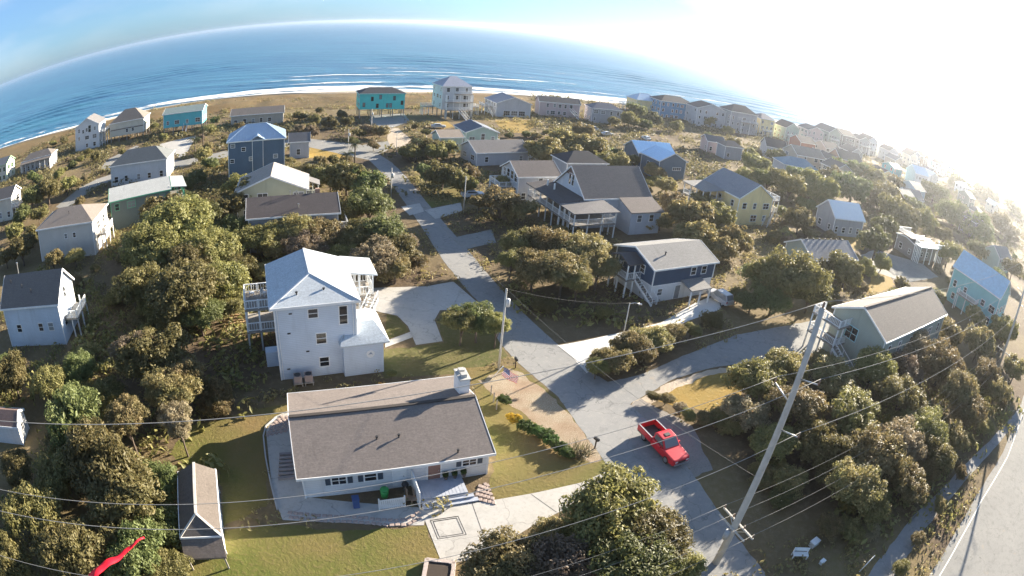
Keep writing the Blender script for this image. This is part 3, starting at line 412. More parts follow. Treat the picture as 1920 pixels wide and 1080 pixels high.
def link(name, me, parent=None, loc=None, rz=0):
    o = bpy.data.objects.new(name, me); COL.objects.link(o); o.parent = parent
    if loc is not None: o.location = loc
    if rz: o.rotation_euler[2] = rz
    return o
def tag(o, label, cat, group=None):
    o['label'] = label; o['category'] = cat
    if group: o['group'] = group
    return o
def empty(name, loc=(0, 0, 0), rz=0):
    o = bpy.data.objects.new(name, None); COL.objects.link(o); o.location = loc; o.rotation_euler[2] = rz; o.empty_display_size = .3
    return o
def structure(o, kind='structure'): o['kind'] = kind; return o
def sheet(name, pts, z, mat, wob=0, sub=0):
    bm = bmesh.new(); vs = [bm.verts.new((x, y, z)) for x, y in pts]; f = bm.faces.new(vs); f.normal_update()
    if f.normal.z < 0: f.normal_flip()
    if sub:
        for k in range(sub): bmesh.ops.subdivide_edges(bm, edges=[e for e in bm.edges if e.calc_length() > .8], cuts=1)
        rr = random.Random(len(pts)+int(pts[0][0]*10))
        for e in list(bm.verts):
            if e.is_boundary:
                e.co.x += wob*(noise.noise(Vector((e.co.x*1.1, e.co.y*1.1, 3)))); e.co.y += wob*(noise.noise(Vector((e.co.x*1.1, e.co.y*1.1, 9))))
    bmesh.ops.triangulate(bm, faces=bm.faces)
    me = bpy.data.meshes.new(name); bm.to_mesh(me); bm.free(); me.materials.append(mat)
    return structure(link(name, me))
# ------------------------------------------------------------------ house kit
WCACHE = {}
def window_meshes(w, h, trim, grid):
    k = (round(w, 2), round(h, 2), trim.name, grid)
    if k not in WCACHE:
        f = MB(); t = .10
        f.box(-w/2-t, -w/2, -.06, .02, -h/2-t, h/2+t); f.box(w/2, w/2+t, -.06, .02, -h/2-t, h/2+t)
        f.box(-w/2, w/2, -.058, .02, h/2, h/2+t); f.box(-w/2, w/2, -.062, .02, -h/2-t, -h/2)
        f.box(-w/2, w/2, -.045, .0, -.03, .03)
        if grid:
            for i in range(1, grid): x = -w/2+w*i/grid; f.box(x-.03, x+.03, -.047, .0, -h/2, -.03).box(x-.03, x+.03, -.047, .0, .03, h/2)
        g = MB().box(-w/2, w/2, -.025, .015, -h/2, h/2)
        WCACHE[k] = (f.mesh('window', trim), g.mesh('pane', M_glass()))
    return WCACHE[k]
ROT = {'F': 0, 'R': math.pi/2, 'B': math.pi, 'L': -math.pi/2}
class House:
    def __init__(s, key, label, wall, roof, z0=0., kind=None, name='beach_house', cat='house', group='beach houses', o=.4, trim=None, dims=None, fascia=True, ridge=False, seams=0):
        x, y, rot, w, d, e, r, k = dims or HF[key]
        s.k = kind or k; s.w, s.d, s.e, s.r, s.z0, s.o = w, d, e, r, z0, o
        s.root = empty(name, (x, y, 0), R(rot)); tag(s.root, label, cat, group)
        s.wallm, s.roofm, s.trim = wall, roof, trim or WHITE
        s.hw, s.hd = w/2-o, d/2-o
        s.body(); s.roof(fascia, ridge, seams)
    def body(s):
        hw, hd, z0, e, r, t = s.hw, s.hd, s.z0, s.e, s.r, .2
        m = MB()
        if s.k in ('gx', 'gy'):
            H = s.d/2 if s.k == 'gx' else s.w/2; h = hd if s.k == 'gx' else hw
            zt = e+(r-e)*(1-h/H)-t-.01; za = r-t-.01
            out = [(-h, z0), (h, z0), (h, zt), (0, za), (-h, zt)]
            if s.k == 'gx': m.prism(out, 'x', -hw, hw)
            else: m.prism(out, 'y', -hd, hd)
            s.zt = zt
        else:
            m.box(-hw, hw, -hd, hd, z0, e-t-.01); s.zt = e-t
        m.build('wall', s.wallm, s.root)
        for a, b in ((-1, -1), (1, -1), (1, 1), (-1, 1)):
            MB().box(a*hw-.07+.015*a, a*hw+.07+.015*a, b*hd-.07+.015*b, b*hd+.07+.015*b, z0+.01, s.zt-.03).build('corner_trim', s.trim, s.root)
    def planes(s):
        W, D, e, r = s.w/2, s.d/2, s.e, s.r
        if s.k == 'gx': return [[(-W, -D, e), (W, -D, e), (W, 0, r), (-W, 0, r)], [(W, D, e), (-W, D, e), (-W, 0, r), (W, 0, r)]]
        if s.k == 'gy': return [[(-W, D, e), (-W, -D, e), (0, -D, r), (0, D, r)], [(W, -D, e), (W, D, e), (0, D, r), (0, -D, r)]]
        if s.k == 'hx':
            i = min(D*.9, W*.85)
            return [[(-W, -D, e), (W, -D, e), (W-i, 0, r), (-W+i, 0, r)], [(W, D, e), (-W, D, e), (-W+i, 0, r), (W-i, 0, r)], [(W, -D, e), (W, D, e), (W-i, 0, r)], [(-W, D, e), (-W, -D, e), (-W+i, 0, r)]]
        i = min(W*.9, D*.85)   # hy : hip in front, gable behind
        return [[(-W, D, e), (-W, -D, e), (0, -D+i, r), (0, D, r)], [(W, -D, e), (W, D, e), (0, D, r), (0, -D+i, r)], [(-W, -D, e), (W, -D, e), (0, -D+i, r)]]
    def roof(s, fascia, ridge, seams):
        t = .2; W, D, e, r = s.w/2, s.d/2, s.e, s.r; m = MB(); pl = s.planes()
        if s.k in ('gx', 'gy'):
            H = D if s.k == 'gx' else W; L = W if s.k == 'gx' else D
            out = [(-H, e), (0, r), (H, e), (H, e-t), (0, r-t), (-H, e-t)]
            m.prism(out, 'x' if s.k == 'gx' else 'y', -L, L)
        else:
            for p in pl: m.add(p, [tuple(range(len(p)))])
            q = [(-W, -D), (W, -D), (W, D), (-W, D)]
            for i in range(4):
                a, b = q[i], q[(i+1) % 4]; m.add([(*a, e-t), (*b, e-t), (*b, e), (*a, e)], [(0, 1, 2, 3)])
            m.add([(*a, e-t) for a in q], [(3, 2, 1, 0)])
            if s.k == 'hy': m.add([(-W, D, e), (W, D, e), (0, D, r)], [(0, 1, 2)])
        ro = m.build('roof', s.roofm, s.root); s.roofo = ro
        if fascia:
            f = MB(); g = .03
            def fb(p, q, off): f.beam((p[0]+off[0], p[1]+off[1], p[2]-.1), (q[0]+off[0], q[1]+off[1], q[2]-.1), .06, .24)
            if s.k == 'gx':
                for sy in (-1, 1):
                    fb((-W-.06, sy*D, e), (W+.06, sy*D, e), (0, sy*g))
                    for sx in (-1, 1): fb((sx*W, sy*D, e), (sx*W, 0, r), (sx*g, 0))
            elif s.k == 'gy':
                for sx in (-1, 1):
                    fb((sx*W, -D-.06, e), (sx*W, D+.06, e), (sx*g, 0))
                    for sy in (-1, 1): fb((sx*W, sy*D, e), (0, sy*D, r), (0, sy*g))
            else:
                fb((-W-.06, -D, e), (W+.06, -D, e), (0, -g)); fb((-W-.06, D, e), (W+.06, D, e), (0, g)); fb((-W, -D, e), (-W, D, e), (-g, 0)); fb((W, -D, e), (W, D, e), (g, 0))
            f.build('fascia', s.trim, s.root)
        if ridge:
            f = MB()
            if s.k == 'gx': f.beam((-W, 0, r+.02), (W, 0, r+.02), .34, .08)
            elif s.k == 'gy': f.beam((0, -D, r+.02), (0, D, r+.02), .34, .08)
            elif s.k == 'hx':
                i = min(D*.9, W*.85); f.beam((-W+i, 0, r+.01), (W-i, 0, r+.01), .22, .06)
                for sx in (-1, 1):
                    for sy in (-1, 1): f.beam((sx*(W-i), 0, r+.01), (sx*W, sy*D, e+.03), .18, .06)
            else:
                i = min(W*.9, D*.85); f.beam((0, -D+i, r+.01), (0, D, r+.01), .22, .06)
                for sx in (-1, 1): f.beam((0, -D+i, r+.01), (sx*W, -D, e+.03), .18, .06)
            f.build('ridge_cap', ridge if not isinstance(ridge, bool) else DARK, ro)
        if seams:   # standing seams down each slope
            for p in pl:
                a, b = Vector(p[0]), Vector(p[1]); top = [Vector(q) for q in p[2:]]
                n = int((b-a).length/seams)
                for k in range(1, n):
                    u = k/n; lo = a.lerp(b, u); d = (b-a).normalized(); x = (lo-a).dot(d)
                    xs = sorted([((q-a).dot(d), q) for q in top], key=lambda z: z[0])
                    L = (b-a).length
                    poly = [(0, a)]+xs+[(L, b)]
                    for j in range(len(poly)-1):
                        if poly[j][0] <= x <= poly[j+1][0]+1e-6 and poly[j+1][0] > poly[j][0]:
                            hi = poly[j][1].lerp(poly[j+1][1], (x-poly[j][0])/(poly[j+1][0]-poly[j][0])); break
                    if (hi-lo).length > .3: MB().beam(lo+Vector((0, 0, .02)), hi+Vector((0, 0, .02)), .05, .06).build('seam', s.roofm, ro)
    def pos(s, side, u, z, out=0.):
        return {'F': (u, -s.hd-out, z), 'B': (u, s.hd+out, z), 'L': (-s.hw-out, u, z), 'R': (s.hw+out, u, z)}[side]
    def win(s, side, u, z, w=.9, h=1.3, grid=0, trim=None, shutters=None):
        a, b = window_meshes(w, h, trim or s.trim, grid)
        o = link('window', a, s.root, s.pos(side, u, z), ROT[side]); link('pane', b, o)
        if shutters:
            for sx in (-1, 1): 
                q = MB().box(-.2, .2, -.05, .0, -h/2, h/2).build('shutter', shutters, o); q.location = (sx*(w/2+.34), 0, 0)
    def door(s, side, u, z, w=.95, h=2.05, mat=None):
        a, _ = window_meshes(w, h, s.trim, 0)
        o = MB().box(-w/2, w/2, -.05, .02, -h/2, h/2).build('door', mat or WHITE, s.root); o.location = s.pos(side, u, z); o.rotation_euler[2] = ROT[side]
        MB().box(-w/2-.1, -w/2, -.06, .02, -h/2, h/2+.1).box(w/2, w/2+.1, -.06, .02, -h/2, h/2+.1).box(-w/2, w/2, -.06, .02, h/2, h/2+.1).build('frame', s.trim, o)
        MB().box(w/2-.16, w/2-.1, -.1, -.05, -.06, .06).build('handle', METAL, o)
    def auto(s, seed, sides='FLR', st=2.75, gap=2.9, zb=None):
        rr = random.Random(seed); z = (zb if zb is not None else s.z0)+1.5
        while z+.75 < s.zt:
            for sd in sides:
                L = s.hw if sd in 'FB' else s.hd; n = max(1, int(2*L/gap))
                for i in range(n):
                    if rr.random() < .18: continue
                    u = -L+(i+.5)*2*L/n+rr.uniform(-.3, .3); w = rr.choice((.85, .85, 1.1, 1.7)); s.win(sd, u, z+rr.choice((0, 0, .1)), w, rr.choice((1.2, 1.35)), 2 if w > 1.3 else 0)
            z += st
    def piles(s, nx=4, ny=3):
        for i in range(nx):
            for j in range(ny):
                x = -s.hw+.2+i*(2*s.hw-.4)/(nx-1); y = -s.hd+.2+j*(2*s.hd-.4)/(ny-1)
                MB().box(x-.14, x+.14, y-.14, y+.14, -.2, s.z0-.002).build('pile', GREYWOOD, s.root)
    def deck(s, x0, x1, y0, y1, z, rails='', mat=None, rail=None, posts=True, roofz=None, nposts=3, zb=0, roofm=None, planks=False):
        d = MB().box(x0, x1, y0, y1, z-.22, z).build('deck', mat or GREYWOOD, s.root); rm = rail or s.trim
        if planks:
            n = int((x1-x0)/.28)
            for i in range(n): MB().box(x0+i*(x1-x0)/n+.015, x0+(i+1)*(x1-x0)/n-.015, y0, y1, z+.002, z+.03).build('plank', mat or GREYWOOD, d)
        top = roofz or z+1.05
        if posts:
            P = set()
            for i in range(nposts):
                t = i/(nposts-1)
                for p in ((x0+.1+(x1-x0-.2)*t, y0+.1), (x0+.1+(x1-x0-.2)*t, y1-.1), (x0+.1, y0+.1+(y1-y0-.2)*t), (x1-.1, y0+.1+(y1-y0-.2)*t)):
                    if abs(p[0]) > s.hw+.2 or abs(p[1]) > s.hd+.2: P.add((round(p[0], 2), round(p[1], 2)))
            for px, py in P:
                MB().box(px-.09, px+.09, py-.09, py+.09, zb-.15, z-.221).build('post', rm, d)
                MB().box(px-.08, px+.08, py-.08, py+.08, z+.031, top).build('post', rm, d)
        for ch in rails:
            a, b = {'F': ((x0, y0+.05), (x1, y0+.05)), 'B': ((x0, y1-.05), (x1, y1-.05)), 'L': ((x0+.05, y0), (x0+.05, y1)), 'R': ((x1-.05, y0), (x1-.05, y1))}[ch]
            g = MB(); g.beam((*a, z+1.0), (*b, z+1.0), .1, .09); g.beam((*a, z+.15), (*b, z+.15), .06, .07)
            L = math.hypot(b[0]-a[0], b[1]-a[1]); n = max(2, int(L/.26))
            for i in range(1, n):
                t = i/n; x, y = a[0]+(b[0]-a[0])*t, a[1]+(b[1]-a[1])*t; g.box(x-.025, x+.025, y-.025, y+.025, z+.185, z+.955)
            g.build('railing', rm, d)
        return d
    def stairs(s, top, bot, width, mat=None, rail=None, rails=True):
        top, bot = Vector(top), Vector(bot); h = Vector((bot.x-top.x, bot.y-top.y, 0)); side = h.normalized().cross(Vector((0, 0, 1)))
        m = MB()
        for k in (-1, 1):
            m.beam(top+side*k*width/2, bot+side*k*width/2, .07, .3)
            if rails:
                m.beam(top+side*k*width/2+Vector((0, 0, 1)), bot+side*k*width/2+Vector((0, 0, 1)), .08, .09)
                for t in (0, .33, .66, 1): q = top.lerp(bot, t)+side*k*width/2; m.beam(q, q+Vector((0, 0, 1)), .08, .08)
        st = m.build('stairs', rail or s.trim, s.root); n = max(3, int((top.z-bot.z)/.2))
        ang = math.atan2(side.y, side.x)
        me = MB().box(-width/2+.04, width/2-.04, -.14, .14, -.025, .025).mesh('tread', mat or GREYWOOD)
        for i in range(n):
            q = top.lerp(bot, (i+.5)/n); link('tread', me, st, q+Vector((0, 0, .13)), ang)
        return st
    def vent(s, x, y, z, h=.5, r=.06, mat=None): MB().tube([(x, y, z-.15), (x, y, z+h)], r, 8).tube([(x, y, z+h), (x, y, z+h+.12)], r*1.9, 8).build('vent_pipe', mat or DARK, s.root)
    def roofpoly(s, pts, mat, name='porch_roof', t=.16):
        n = len(pts); lo = [(p[0], p[1], p[2]-t) for p in pts]
        return MB().add(list(pts)+lo, [tuple(range(n)), tuple(range(n, 2*n))[::-1]]+[(i, n+i, n+(i+1) % n, (i+1) % n) for i in range(n)]).build(name, mat, s.root)
    def block(s, x0, x1, y0, y1, z0, z1, name='wall', mat=None): return MB().box(x0, x1, y0, y1, z0, z1).build(name, mat or s.wallm, s.root)
# ------------------------------------------------------------------ ground, beach, ocean
def extend(pts, slope, L=9000, l=9000):
    p = [Vector((a, b, 0)) for a, b in pts]
    p0 = p[0]-Vector((1, slope[0], 0))*l; p1 = p[-1]+Vector((1, slope[1], 0))*L
    mid0 = p[0]-Vector((1, slope[0], 0))*400; mid1 = p[-1]+Vector((1, slope[1], 0))*400
    return [p0, p[0]-Vector((1, slope[0], 0))*2500, mid0]+p+[mid1, p[-1]+Vector((1, slope[1], 0))*2500, p1]
def resample(p, n_in=260):
    # dense where the camera looks, sparse outside
    cum = [0]
    for a, b in zip(p, p[1:]): cum.append(cum[-1]+(b-a).length)
    def at(s):
        for i in range(len(p)-1):
            if s <= cum[i+1] or i == len(p)-2:
                return p[i].lerp(p[i+1], (s-cum[i])/(cum[i+1]-cum[i]))
    c = cum[3]+150; L = []
    t = -1
    for i in range(n_in+1):
        u = 2*i/n_in-1; s = c+math.copysign(abs(u)*250+abs(u)**5*6500, u)
        L.append(at(min(max(s, 0), cum[-1])))
    for k in range(6):
        L = [L[0]]+[(L[i-1]+L[i]*2+L[i+1])/4 for i in range(1, len(L)-1)]+[L[-1]]
    return L
shore = resample(extend(SHORE, (.5, .37))); dune = [p+Vector((-.37, .93, 0))*18 for p in resample(extend(DUNE, (.45, .37)))]
NRM = Vector((-.37, .93, 0))
def strip(name, rows, mat, smooth=True):
    n = len(rows[0]); m = MB()
    for r in rows: m.v += [tuple(p) for p in r]
    for i in range(len(rows)-1):
        for k in range(n-1): a = i*n+k; m.f.append((a, a+1, a+n+1, a+n))
    return structure(m.build(name, mat, None, smooth))
GROUND = M_ground('ground', [(.095, .066, .046), (.155, .112, .066), (.24, .18, .105), (.20, .16, .066)], .09)
gp = [(p.x, p.y) for p in dune]; gp = [(gp[0][0], -6000)]+gp+[(gp[-1][0], -6000)]
sheet('ground', gp, 0, GROUND)
SAND = M_ground('sand', [(.46, .38, .28), (.54, .45, .34), (.40, .33, .25)], .03, bumpd=.08)
sh2 = [p+NRM*4 for p in shore]
def lp(a, b, t, z): return [Vector((*(p.lerp(q, t)).xy, z)) for p, q in zip(a, b)]
strip('beach', [lp(dune, shore, 0, .0), lp(dune, shore, .08, .5), lp(dune, shore, .3, .35), lp(dune, shore, .7, -.4), lp(dune, shore, 1, -1.0), [Vector((*(p+NRM*60).xy, -4)) for p in shore]], SAND)
DUNEM = M_ground('dune_grass', [(.19, .115, .045), (.115, .088, .038), (.24, .16, .085), (.085, .08, .034)], .08)
rows = []
for j in range(13):
    t = j/12; row = []
    for p in dune:
        q = p-NRM*(1-t)*46; env = math.sin(math.pi*min(1, max(0, t*.92+.04)))
        if abs(p.x) > 900: env *= .3
        h = env*(.5+1.5*abs(noise.noise(Vector((q.x*.045, q.y*.045, 0))))+.5*noise.noise(Vector((q.x*.17, q.y*.17, 4))))
        row.append(Vector((q.x, q.y, max(.01, h)+.01)))
    rows.append(row)
strip('dune', rows, DUNEM)
# ocean
m, nt, b = newmat('sea_water')
v = coords(nt); wv = coords(nt, 'Object', (1, 1, 1))
mp = nt.nodes.new('ShaderNodeMapping'); mp.inputs['Rotation'].default_value = (0, 0, R(-21)); mp.inputs['Scale'].default_value = (.16, 1, 1); nt.links.new(coords(nt), mp.inputs[0])
n1 = nz(nt, mp.outputs[0], .06, 5, .62); n2 = nz(nt, mp.outputs[0], .8, 4, .6); n3 = nz(nt, mp.outputs[0], .006, 3)
col = mixc(nt, ramp(nt, n3, .35, .65), (.026, .115, .225), (.036, .150, .25))
col = mixc(nt, ramp(nt, n1, .45, .75), col, (.07, .24, .34))
nt.links.new(col, b.inputs['Base Color']); b.inputs['Roughness'].default_value = .32; b.inputs['IOR'].default_value = 1.33; b.inputs['Specular IOR Level'].default_value = .35
ad = nt.nodes.new('ShaderNodeMath'); ad.operation = 'MULTIPLY_ADD'; ad.inputs[1].default_value = 6; nt.links.new(n1, ad.inputs[0]); nt.links.new(n2, ad.inputs[2])
bump(nt, b, ad.outputs[0], 1.0, .5)
SEA = m
ds = [i*1.6 for i in range(0, 264)]+[422+i*i*.6+i*6 for i in range(1, 60)]+[3600, 5500, 9500]
def swell(p, d):
    x = p.x*.92+p.y*.37; a = noise.noise(Vector((x*.011, d*.006, 1.3)))
    ph = d/4.6+2.2*noise.noise(Vector((x*.004, d*.004, 7)))+.4*noise.noise(Vector((x*.02, d*.01, 2)))
    w = max(0, math.sin(ph))**4
    amp = max(0, .45+1.5*a)*min(1, d/25)*(.95 if d < 170 else max(.25, .95-(d-170)/260))
    return amp*w+.12*noise.noise(Vector((x*.07, d*.15, 5)))
srow = []
for d in ds:
    srow.append([Vector((*(p+NRM*d).xy, -1.25+(swell(p, d) if d < 420 and abs(p.x) < 1500 else 0)*min(1, max(0, (420-d)/80)))) for p in shore])
strip('ocean', srow, SEA)
# surf: broken white water lying on the first breakers and the swash
m, nt, b = newmat('surf_foam')
mp = nt.nodes.new('ShaderNodeMapping'); mp.inputs['Rotation'].default_value = (0, 0, R(-21)); mp.inputs['Scale'].default_value = (.3, 1, 1); nt.links.new(coords(nt), mp.inputs[0])
f1 = nz(nt, mp.outputs[0], .22, 6, .7)
b.inputs['Base Color'].default_value = (.82, .84, .85, 1); b.inputs['Roughness'].default_value = .8
uvn = nt.nodes.new('ShaderNodeAttribute'); uvn.attribute_name = 'cover'
ad = nt.nodes.new('ShaderNodeMath'); ad.operation = 'ADD'; nt.links.new(f1, ad.inputs[0]); nt.links.new(uvn.outputs['Fac'], ad.inputs[1])
tr = nt.nodes.new('ShaderNodeBsdfTransparent'); mx = nt.nodes.new('ShaderNodeMixShader')
nt.links.new(ramp(nt, ad.outputs[0], .92, 1.08), mx.inputs[0]); nt.links.new(tr.outputs[0], mx.inputs[1]); nt.links.new(b.outputs[0], mx.inputs[2]); nt.links.new(mx.outputs[0], nt.nodes['Material Output'].inputs[0])
FOAM = m
def surf(d0, d1, cov, seed, n=9):
    rows = []; cv = []
    for j in range(n):
        t = j/(n-1); row = []
        for p in shore:
            x = p.x*.92+p.y*.37; wob = 5*noise.noise(Vector((x*.02, seed, 0)))+2*noise.noise(Vector((x*.09, seed, 3)))
            d = d0+(d1-d0)*t+wob
            dd = max(0, d); q = p+NRM*d
            i = min(range(len(ds)-1), key=lambda i: abs(ds[i]-dd)) if False else int(dd/2.5)
            z0 = -1.25+swell(p, dd)*min(1, max(0, (420-dd)/80)) if abs(p.x) < 1500 else -1.25
            row.append(Vector((q.x, q.y, max(z0, -1.0-.045*max(0, d) if d < 5 else z0)+.06+(.25*math.sin(math.pi*t) if d > 8 else .02))))
            brk = noise.noise(Vector((x*.012, seed*3.1, 8)))
            cv.append((math.sin(math.pi*t)**.5)*(cov+.45*brk-.25*min(1, max(0, (-p.x-90)/140))))
        rows.append(row)
    o = strip('surf', rows, FOAM); o['kind'] = 'stuff'
    at = o.data.attributes.new('cover', 'FLOAT', 'POINT'); at.data.foreach_set('value', cv)
surf(-3, 11, .95, 1); surf(11, 30, .74, 2, 13); surf(36, 46, .42, 3); surf(62, 69, .42, 4, 7); surf(84, 90, .40, 5, 7); surf(108, 114, .38, 6, 7); surf(136, 141, .36, 7, 7); surf(168, 173, .33, 8, 7)
# paved and planted sheets
ASPH = M_ground('asphalt', [(.255, .255, .252), (.305, .30, .29), (.36, .345, .325)], .12, .9, .02, .22)
ASPH2 = M_ground('worn_asphalt', [(.26, .255, .24), (.31, .30, .28), (.21, .205, .195)], .1, .9, .02, .3)
DRIVE = M_ground('driveway_concrete', [(.44, .42, .39), (.50, .48, .45), (.36, .34, .31)], .2, .9, .01, .16)
DRIVEW = M_ground('pale_concrete', [(.62, .61, .58), (.70, .69, .66), (.55, .54, .51)], .2, .85, .01)
PAD = M_ground('gravel_pad', [(.27, .25, .23), (.33, .30, .27), (.20, .18, .16)], .3)
LAWN = M_ground('lawn', [(.105, .125, .028), (.155, .145, .042), (.21, .155, .072), (.235, .15, .064)], .2)
DRYLAWN = M_ground('dry_lawn', [(.34, .215, .05), (.27, .195, .055), (.40, .29, .13)], .2)
YARD = M_ground('yard_grass', [(.10, .105, .035), (.15, .125, .05), (.20, .155, .09)], .16)  # darker, duller grass mix for the yard lawns
DIRT = M_ground('sandy_dirt', [(.27, .185, .115), (.35, .26, .18), (.54, .46, .38), (.20, .165, .07)], .7)
SANDY = M_ground('packed_sand', [(.46, .38, .29), (.52, .44, .35), (.38, .31, .23)], .2)
Z = .004
for key, name, mat, lvl, wob in [
    ('ranch_lawn', 'lawn', LAWN, 1, .5), ('front_lawn', 'lawn', LAWN, 1, .4), ('back_lawn', 'lawn', LAWN, 1, .5), ('tall_lawn', 'lawn', YARD, .5, .3), ('tall_lawn2', 'lawn', YARD, 1, .2),
    ('right_lawn', 'lawn', DRYLAWN, 1.5, .5), ('verge_lawn', 'lawn', LAWN, 1, .5), ('cul_lawn', 'lawn', YARD, 1, .8), ('lot_lawn_a', 'lawn', DRYLAWN, 1, 1), ('lot_lawn_b', 'lawn', DRYLAWN, 1, 1),
    ('lot_lawn_c', 'lawn', DRYLAWN, 1, 1), ('lot_lawn_d', 'lawn', DRYLAWN, 1, 1.2), ('lot_lawn_e', 'lawn', DRYLAWN, 1, .8), ('lot_lawn_f', 'lawn', DRYLAWN, 1, 1),
    ('dirt_verge', 'verge', DIRT, 2, .6), ('sand_verge', 'verge', SANDY, 2, .5), ('truck_pad', 'gravel_drive', PAD, 2.6, .4),
    ('left_road', 'side_street', ASPH2, 2, .4), ('main_road', 'road', ASPH, 3, .12), ('side_road', 'side_street', ASPH, 4, .15),
    ('tall_driveway', 'driveway', DRIVE, 5, 0), ('tall_path', 'path', DRIVE, 5, 0), ('navy_driveway', 'driveway', DRIVEW, 5, 0), ('ranch_driveway', 'driveway', DRIVE, 5, 0), ('ranch_patio', 'patio', DRIVE, 4, 0),
    ('drive_a', 'driveway', ASPH2, 5, .2), ('drive_b', 'driveway', DRIVE, 5, .1), ('drive_c', 'driveway', DRIVE, 5, .1), ('left_drive_a', 'driveway', ASPH2, 5, .3), ('left_drive_b', 'driveway', DRIVE, 5, .3),
    ('aqua_parking', 'parking_area', ASPH, 5, .3), ('aqua_drive', 'driveway', SANDY, 6, .5), ('right_pavement', 'parking_area', ASPH2, 5, .4), ('highway', 'highway', ASPH2, 3, .2), ('foot_path', 'path', ASPH, 4, .25)]:
    sheet(name, POLY[key], Z*lvl, mat, wob, 3 if wob else 0)
def ribbon(name, pts, w, z, mat):
    m = MB(); pts = [Vector((x, y, z)) for x, y in pts]; L = []
    for i, p in enumerate(pts):
        d = (pts[min(i+1, len(pts)-1)]-pts[max(i-1, 0)]).normalized(); s = Vector((-d.y, d.x, 0))*w/2; L += [p-s, p+s]
    m.add(L, [(2*i, 2*i+2, 2*i+3, 2*i+1) for i in range(len(pts)-1)])
    return structure(m.build(name, mat))
LINE = M_plain((.72, .71, .66), .7)
hw_ = POLY['highway'][0:7]; ribbon('edge_line', [(x+.75, y-1.0) for x, y in hw_], .16, .02, LINE)
# black inlay border on the ranch driveway
INLAY = M_plain((.05, .045, .045), .7)
inl = [(-4.3, 30.55), (-2.3, 31.35), (-1.5, 29.55), (-3.5, 28.75)]
for k, sc_ in ((0, 1.0), (1, .84)):
    c = Vector((sum(p[0] for p in inl)/4, sum(p[1] for p in inl)/4)); q = [tuple(c+(Vector(p)-c)*sc_) for p in inl]
    ribbon('inlay_border', q+[q[0], q[1]], .07, .028+.002*k, INLAY)
# expansion joints on the two concrete drives
JOINT = M_plain((.10, .095, .09), .9)
for a, b in (((3.2, 34.6), (5.2, 32.8)), ((6.9, 36.3), (8.5, 35.1)), ((-1.4, 33.0), (.3, 28.1)), ((8.8, 54.4), (12.9, 58.2)), ((5.9, 58.6), (8.6, 54.8)), ((14.6, 60.4), (16.4, 62.8))):
    ribbon('expansion_joint', [a, b], .05, .027, JOINT)
# ------------------------------------------------------------------ houses
S_WHITE = M_siding((.70, .71, .72)); S_PALE = M_siding((.62, .64, .66)); S_CREAM = M_siding((.62, .58, .49)); S_BEIGE = M_siding((.48, .43, .36)); S_GREY = M_siding((.36, .37, .40)); S_LGREY = M_siding((.50, .51, .54))
S_NAVY = M_siding((.045, .085, .15)); S_SLATE = M_siding((.10, .155, .225)); S_AQUA = M_siding((.09, .64, .58)); S_TEAL = M_siding((.08, .36, .42)); S_YEL = M_siding((.82, .68, .36)); S_SAGE = M_siding((.36, .40, .35)); S_TURQ = M_siding((.24, .52, .55)); S_SBLUE = M_siding((.10, .27, .45)); S_GREEN = M_siding((.16, .20, .19)); S_MINT = M_siding((.40, .50, .44)); S_PINK = M_siding((.52, .42, .42)); S_TAUPE = M_siding((.27, .245, .23))
R_GREY = M_shingle((.235, .20, .18)); R_DARK = M_shingle((.115, .105, .105)); R_MID = M_shingle((.20, .19, .19)); R_LIGHT = M_shingle((.29, .28, .27)); R_TAUPE = M_shingle((.20, .175, .158)); R_CHAR = M_shingle((.07, .07, .078)); R_SLATE = M_shingle((.16, .18, .22)); R_WHITE = M_shingle((.60, .61, .61)); R_TAN = M_shingle((.42, .34, .27))
R_METAL = M_plain((.42, .53, .66), .35, .3, .06); R_METALB = M_plain((.52, .74, .96), .45, 0, .05); R_METALW = M_plain((.86, .86, .85), .6, 0, .03)
GRN = M_plain((.10, .32, .18), .5)
# --- white ranch house
h = House('ranch', 'long white ranch house with grey shingle gable roof beside the concrete driveway', S_WHITE, R_GREY, name='ranch_house', o=.45, ridge=M_plain((.06, .05, .045), .9))
h.win('F', -4.6, 1.6, 1.1, .8, 2, shutters=M_plain((.05, .07, .10), .5)); h.win('F', -2.1, 1.6, .9, .8, 0, shutters=M_plain((.05, .07, .10), .5)); h.win('F', 5.9, 1.65, 1.1, .6, 2, shutters=M_plain((.05, .07, .10), .5))
h.door('F', 3.0, 1.32, 1.0, 2.0, M_plain((.30, .17, .13), .5)); h.door('F', .2, 1.25, .9, 2.0)
for u in (-3, 0, 3): h.win('B', u*1.6, 1.5, 1.1, 1.0, 2)
h.win('L', 2, 1.5, 1, 1); h.win('L', -2.2, 1.5, 1, 1); h.win('R', 0, 1.5, 1.2, 1.1, 2)
for x, y in ((-1.09, -2.9), (.67, -2.97), (4.95, -5.05)): h.vent(x, y, h.r-(h.r-h.e)*abs(y)/(h.d/2), .2)
c = MB().box(6.75, 7.65, .9, 2.6, 2.2, 5.35).build('chimney', WHITE, h.root); MB().box(6.68, 7.72, .83, 2.67, 5.351, 5.45).build('cap', CONC, c); MB().box(6.95, 7.45, 1.15, 1.6, 5.451, 5.75).box(6.95, 7.45, 1.9, 2.35, 5.451, 5.75).build('flue', CONC, c)
DECKB = M_plain((.40, .43, .50), .7)
d = h.deck(1.35, 5.2, -7.3, -5.19, .42, '', DECKB, posts=False, planks=True)
for k in range(2): MB().box(1.4, 5.6+.25*k, -7.7-.4*k, -7.302-.4*k, .0, .28-.14*k).build('step', DECKB, d)
p = MB(); p.box(1.12, 1.2, -8.0, -5.19, .05, 1.9).build('privacy_panel', WHITE, h.root)
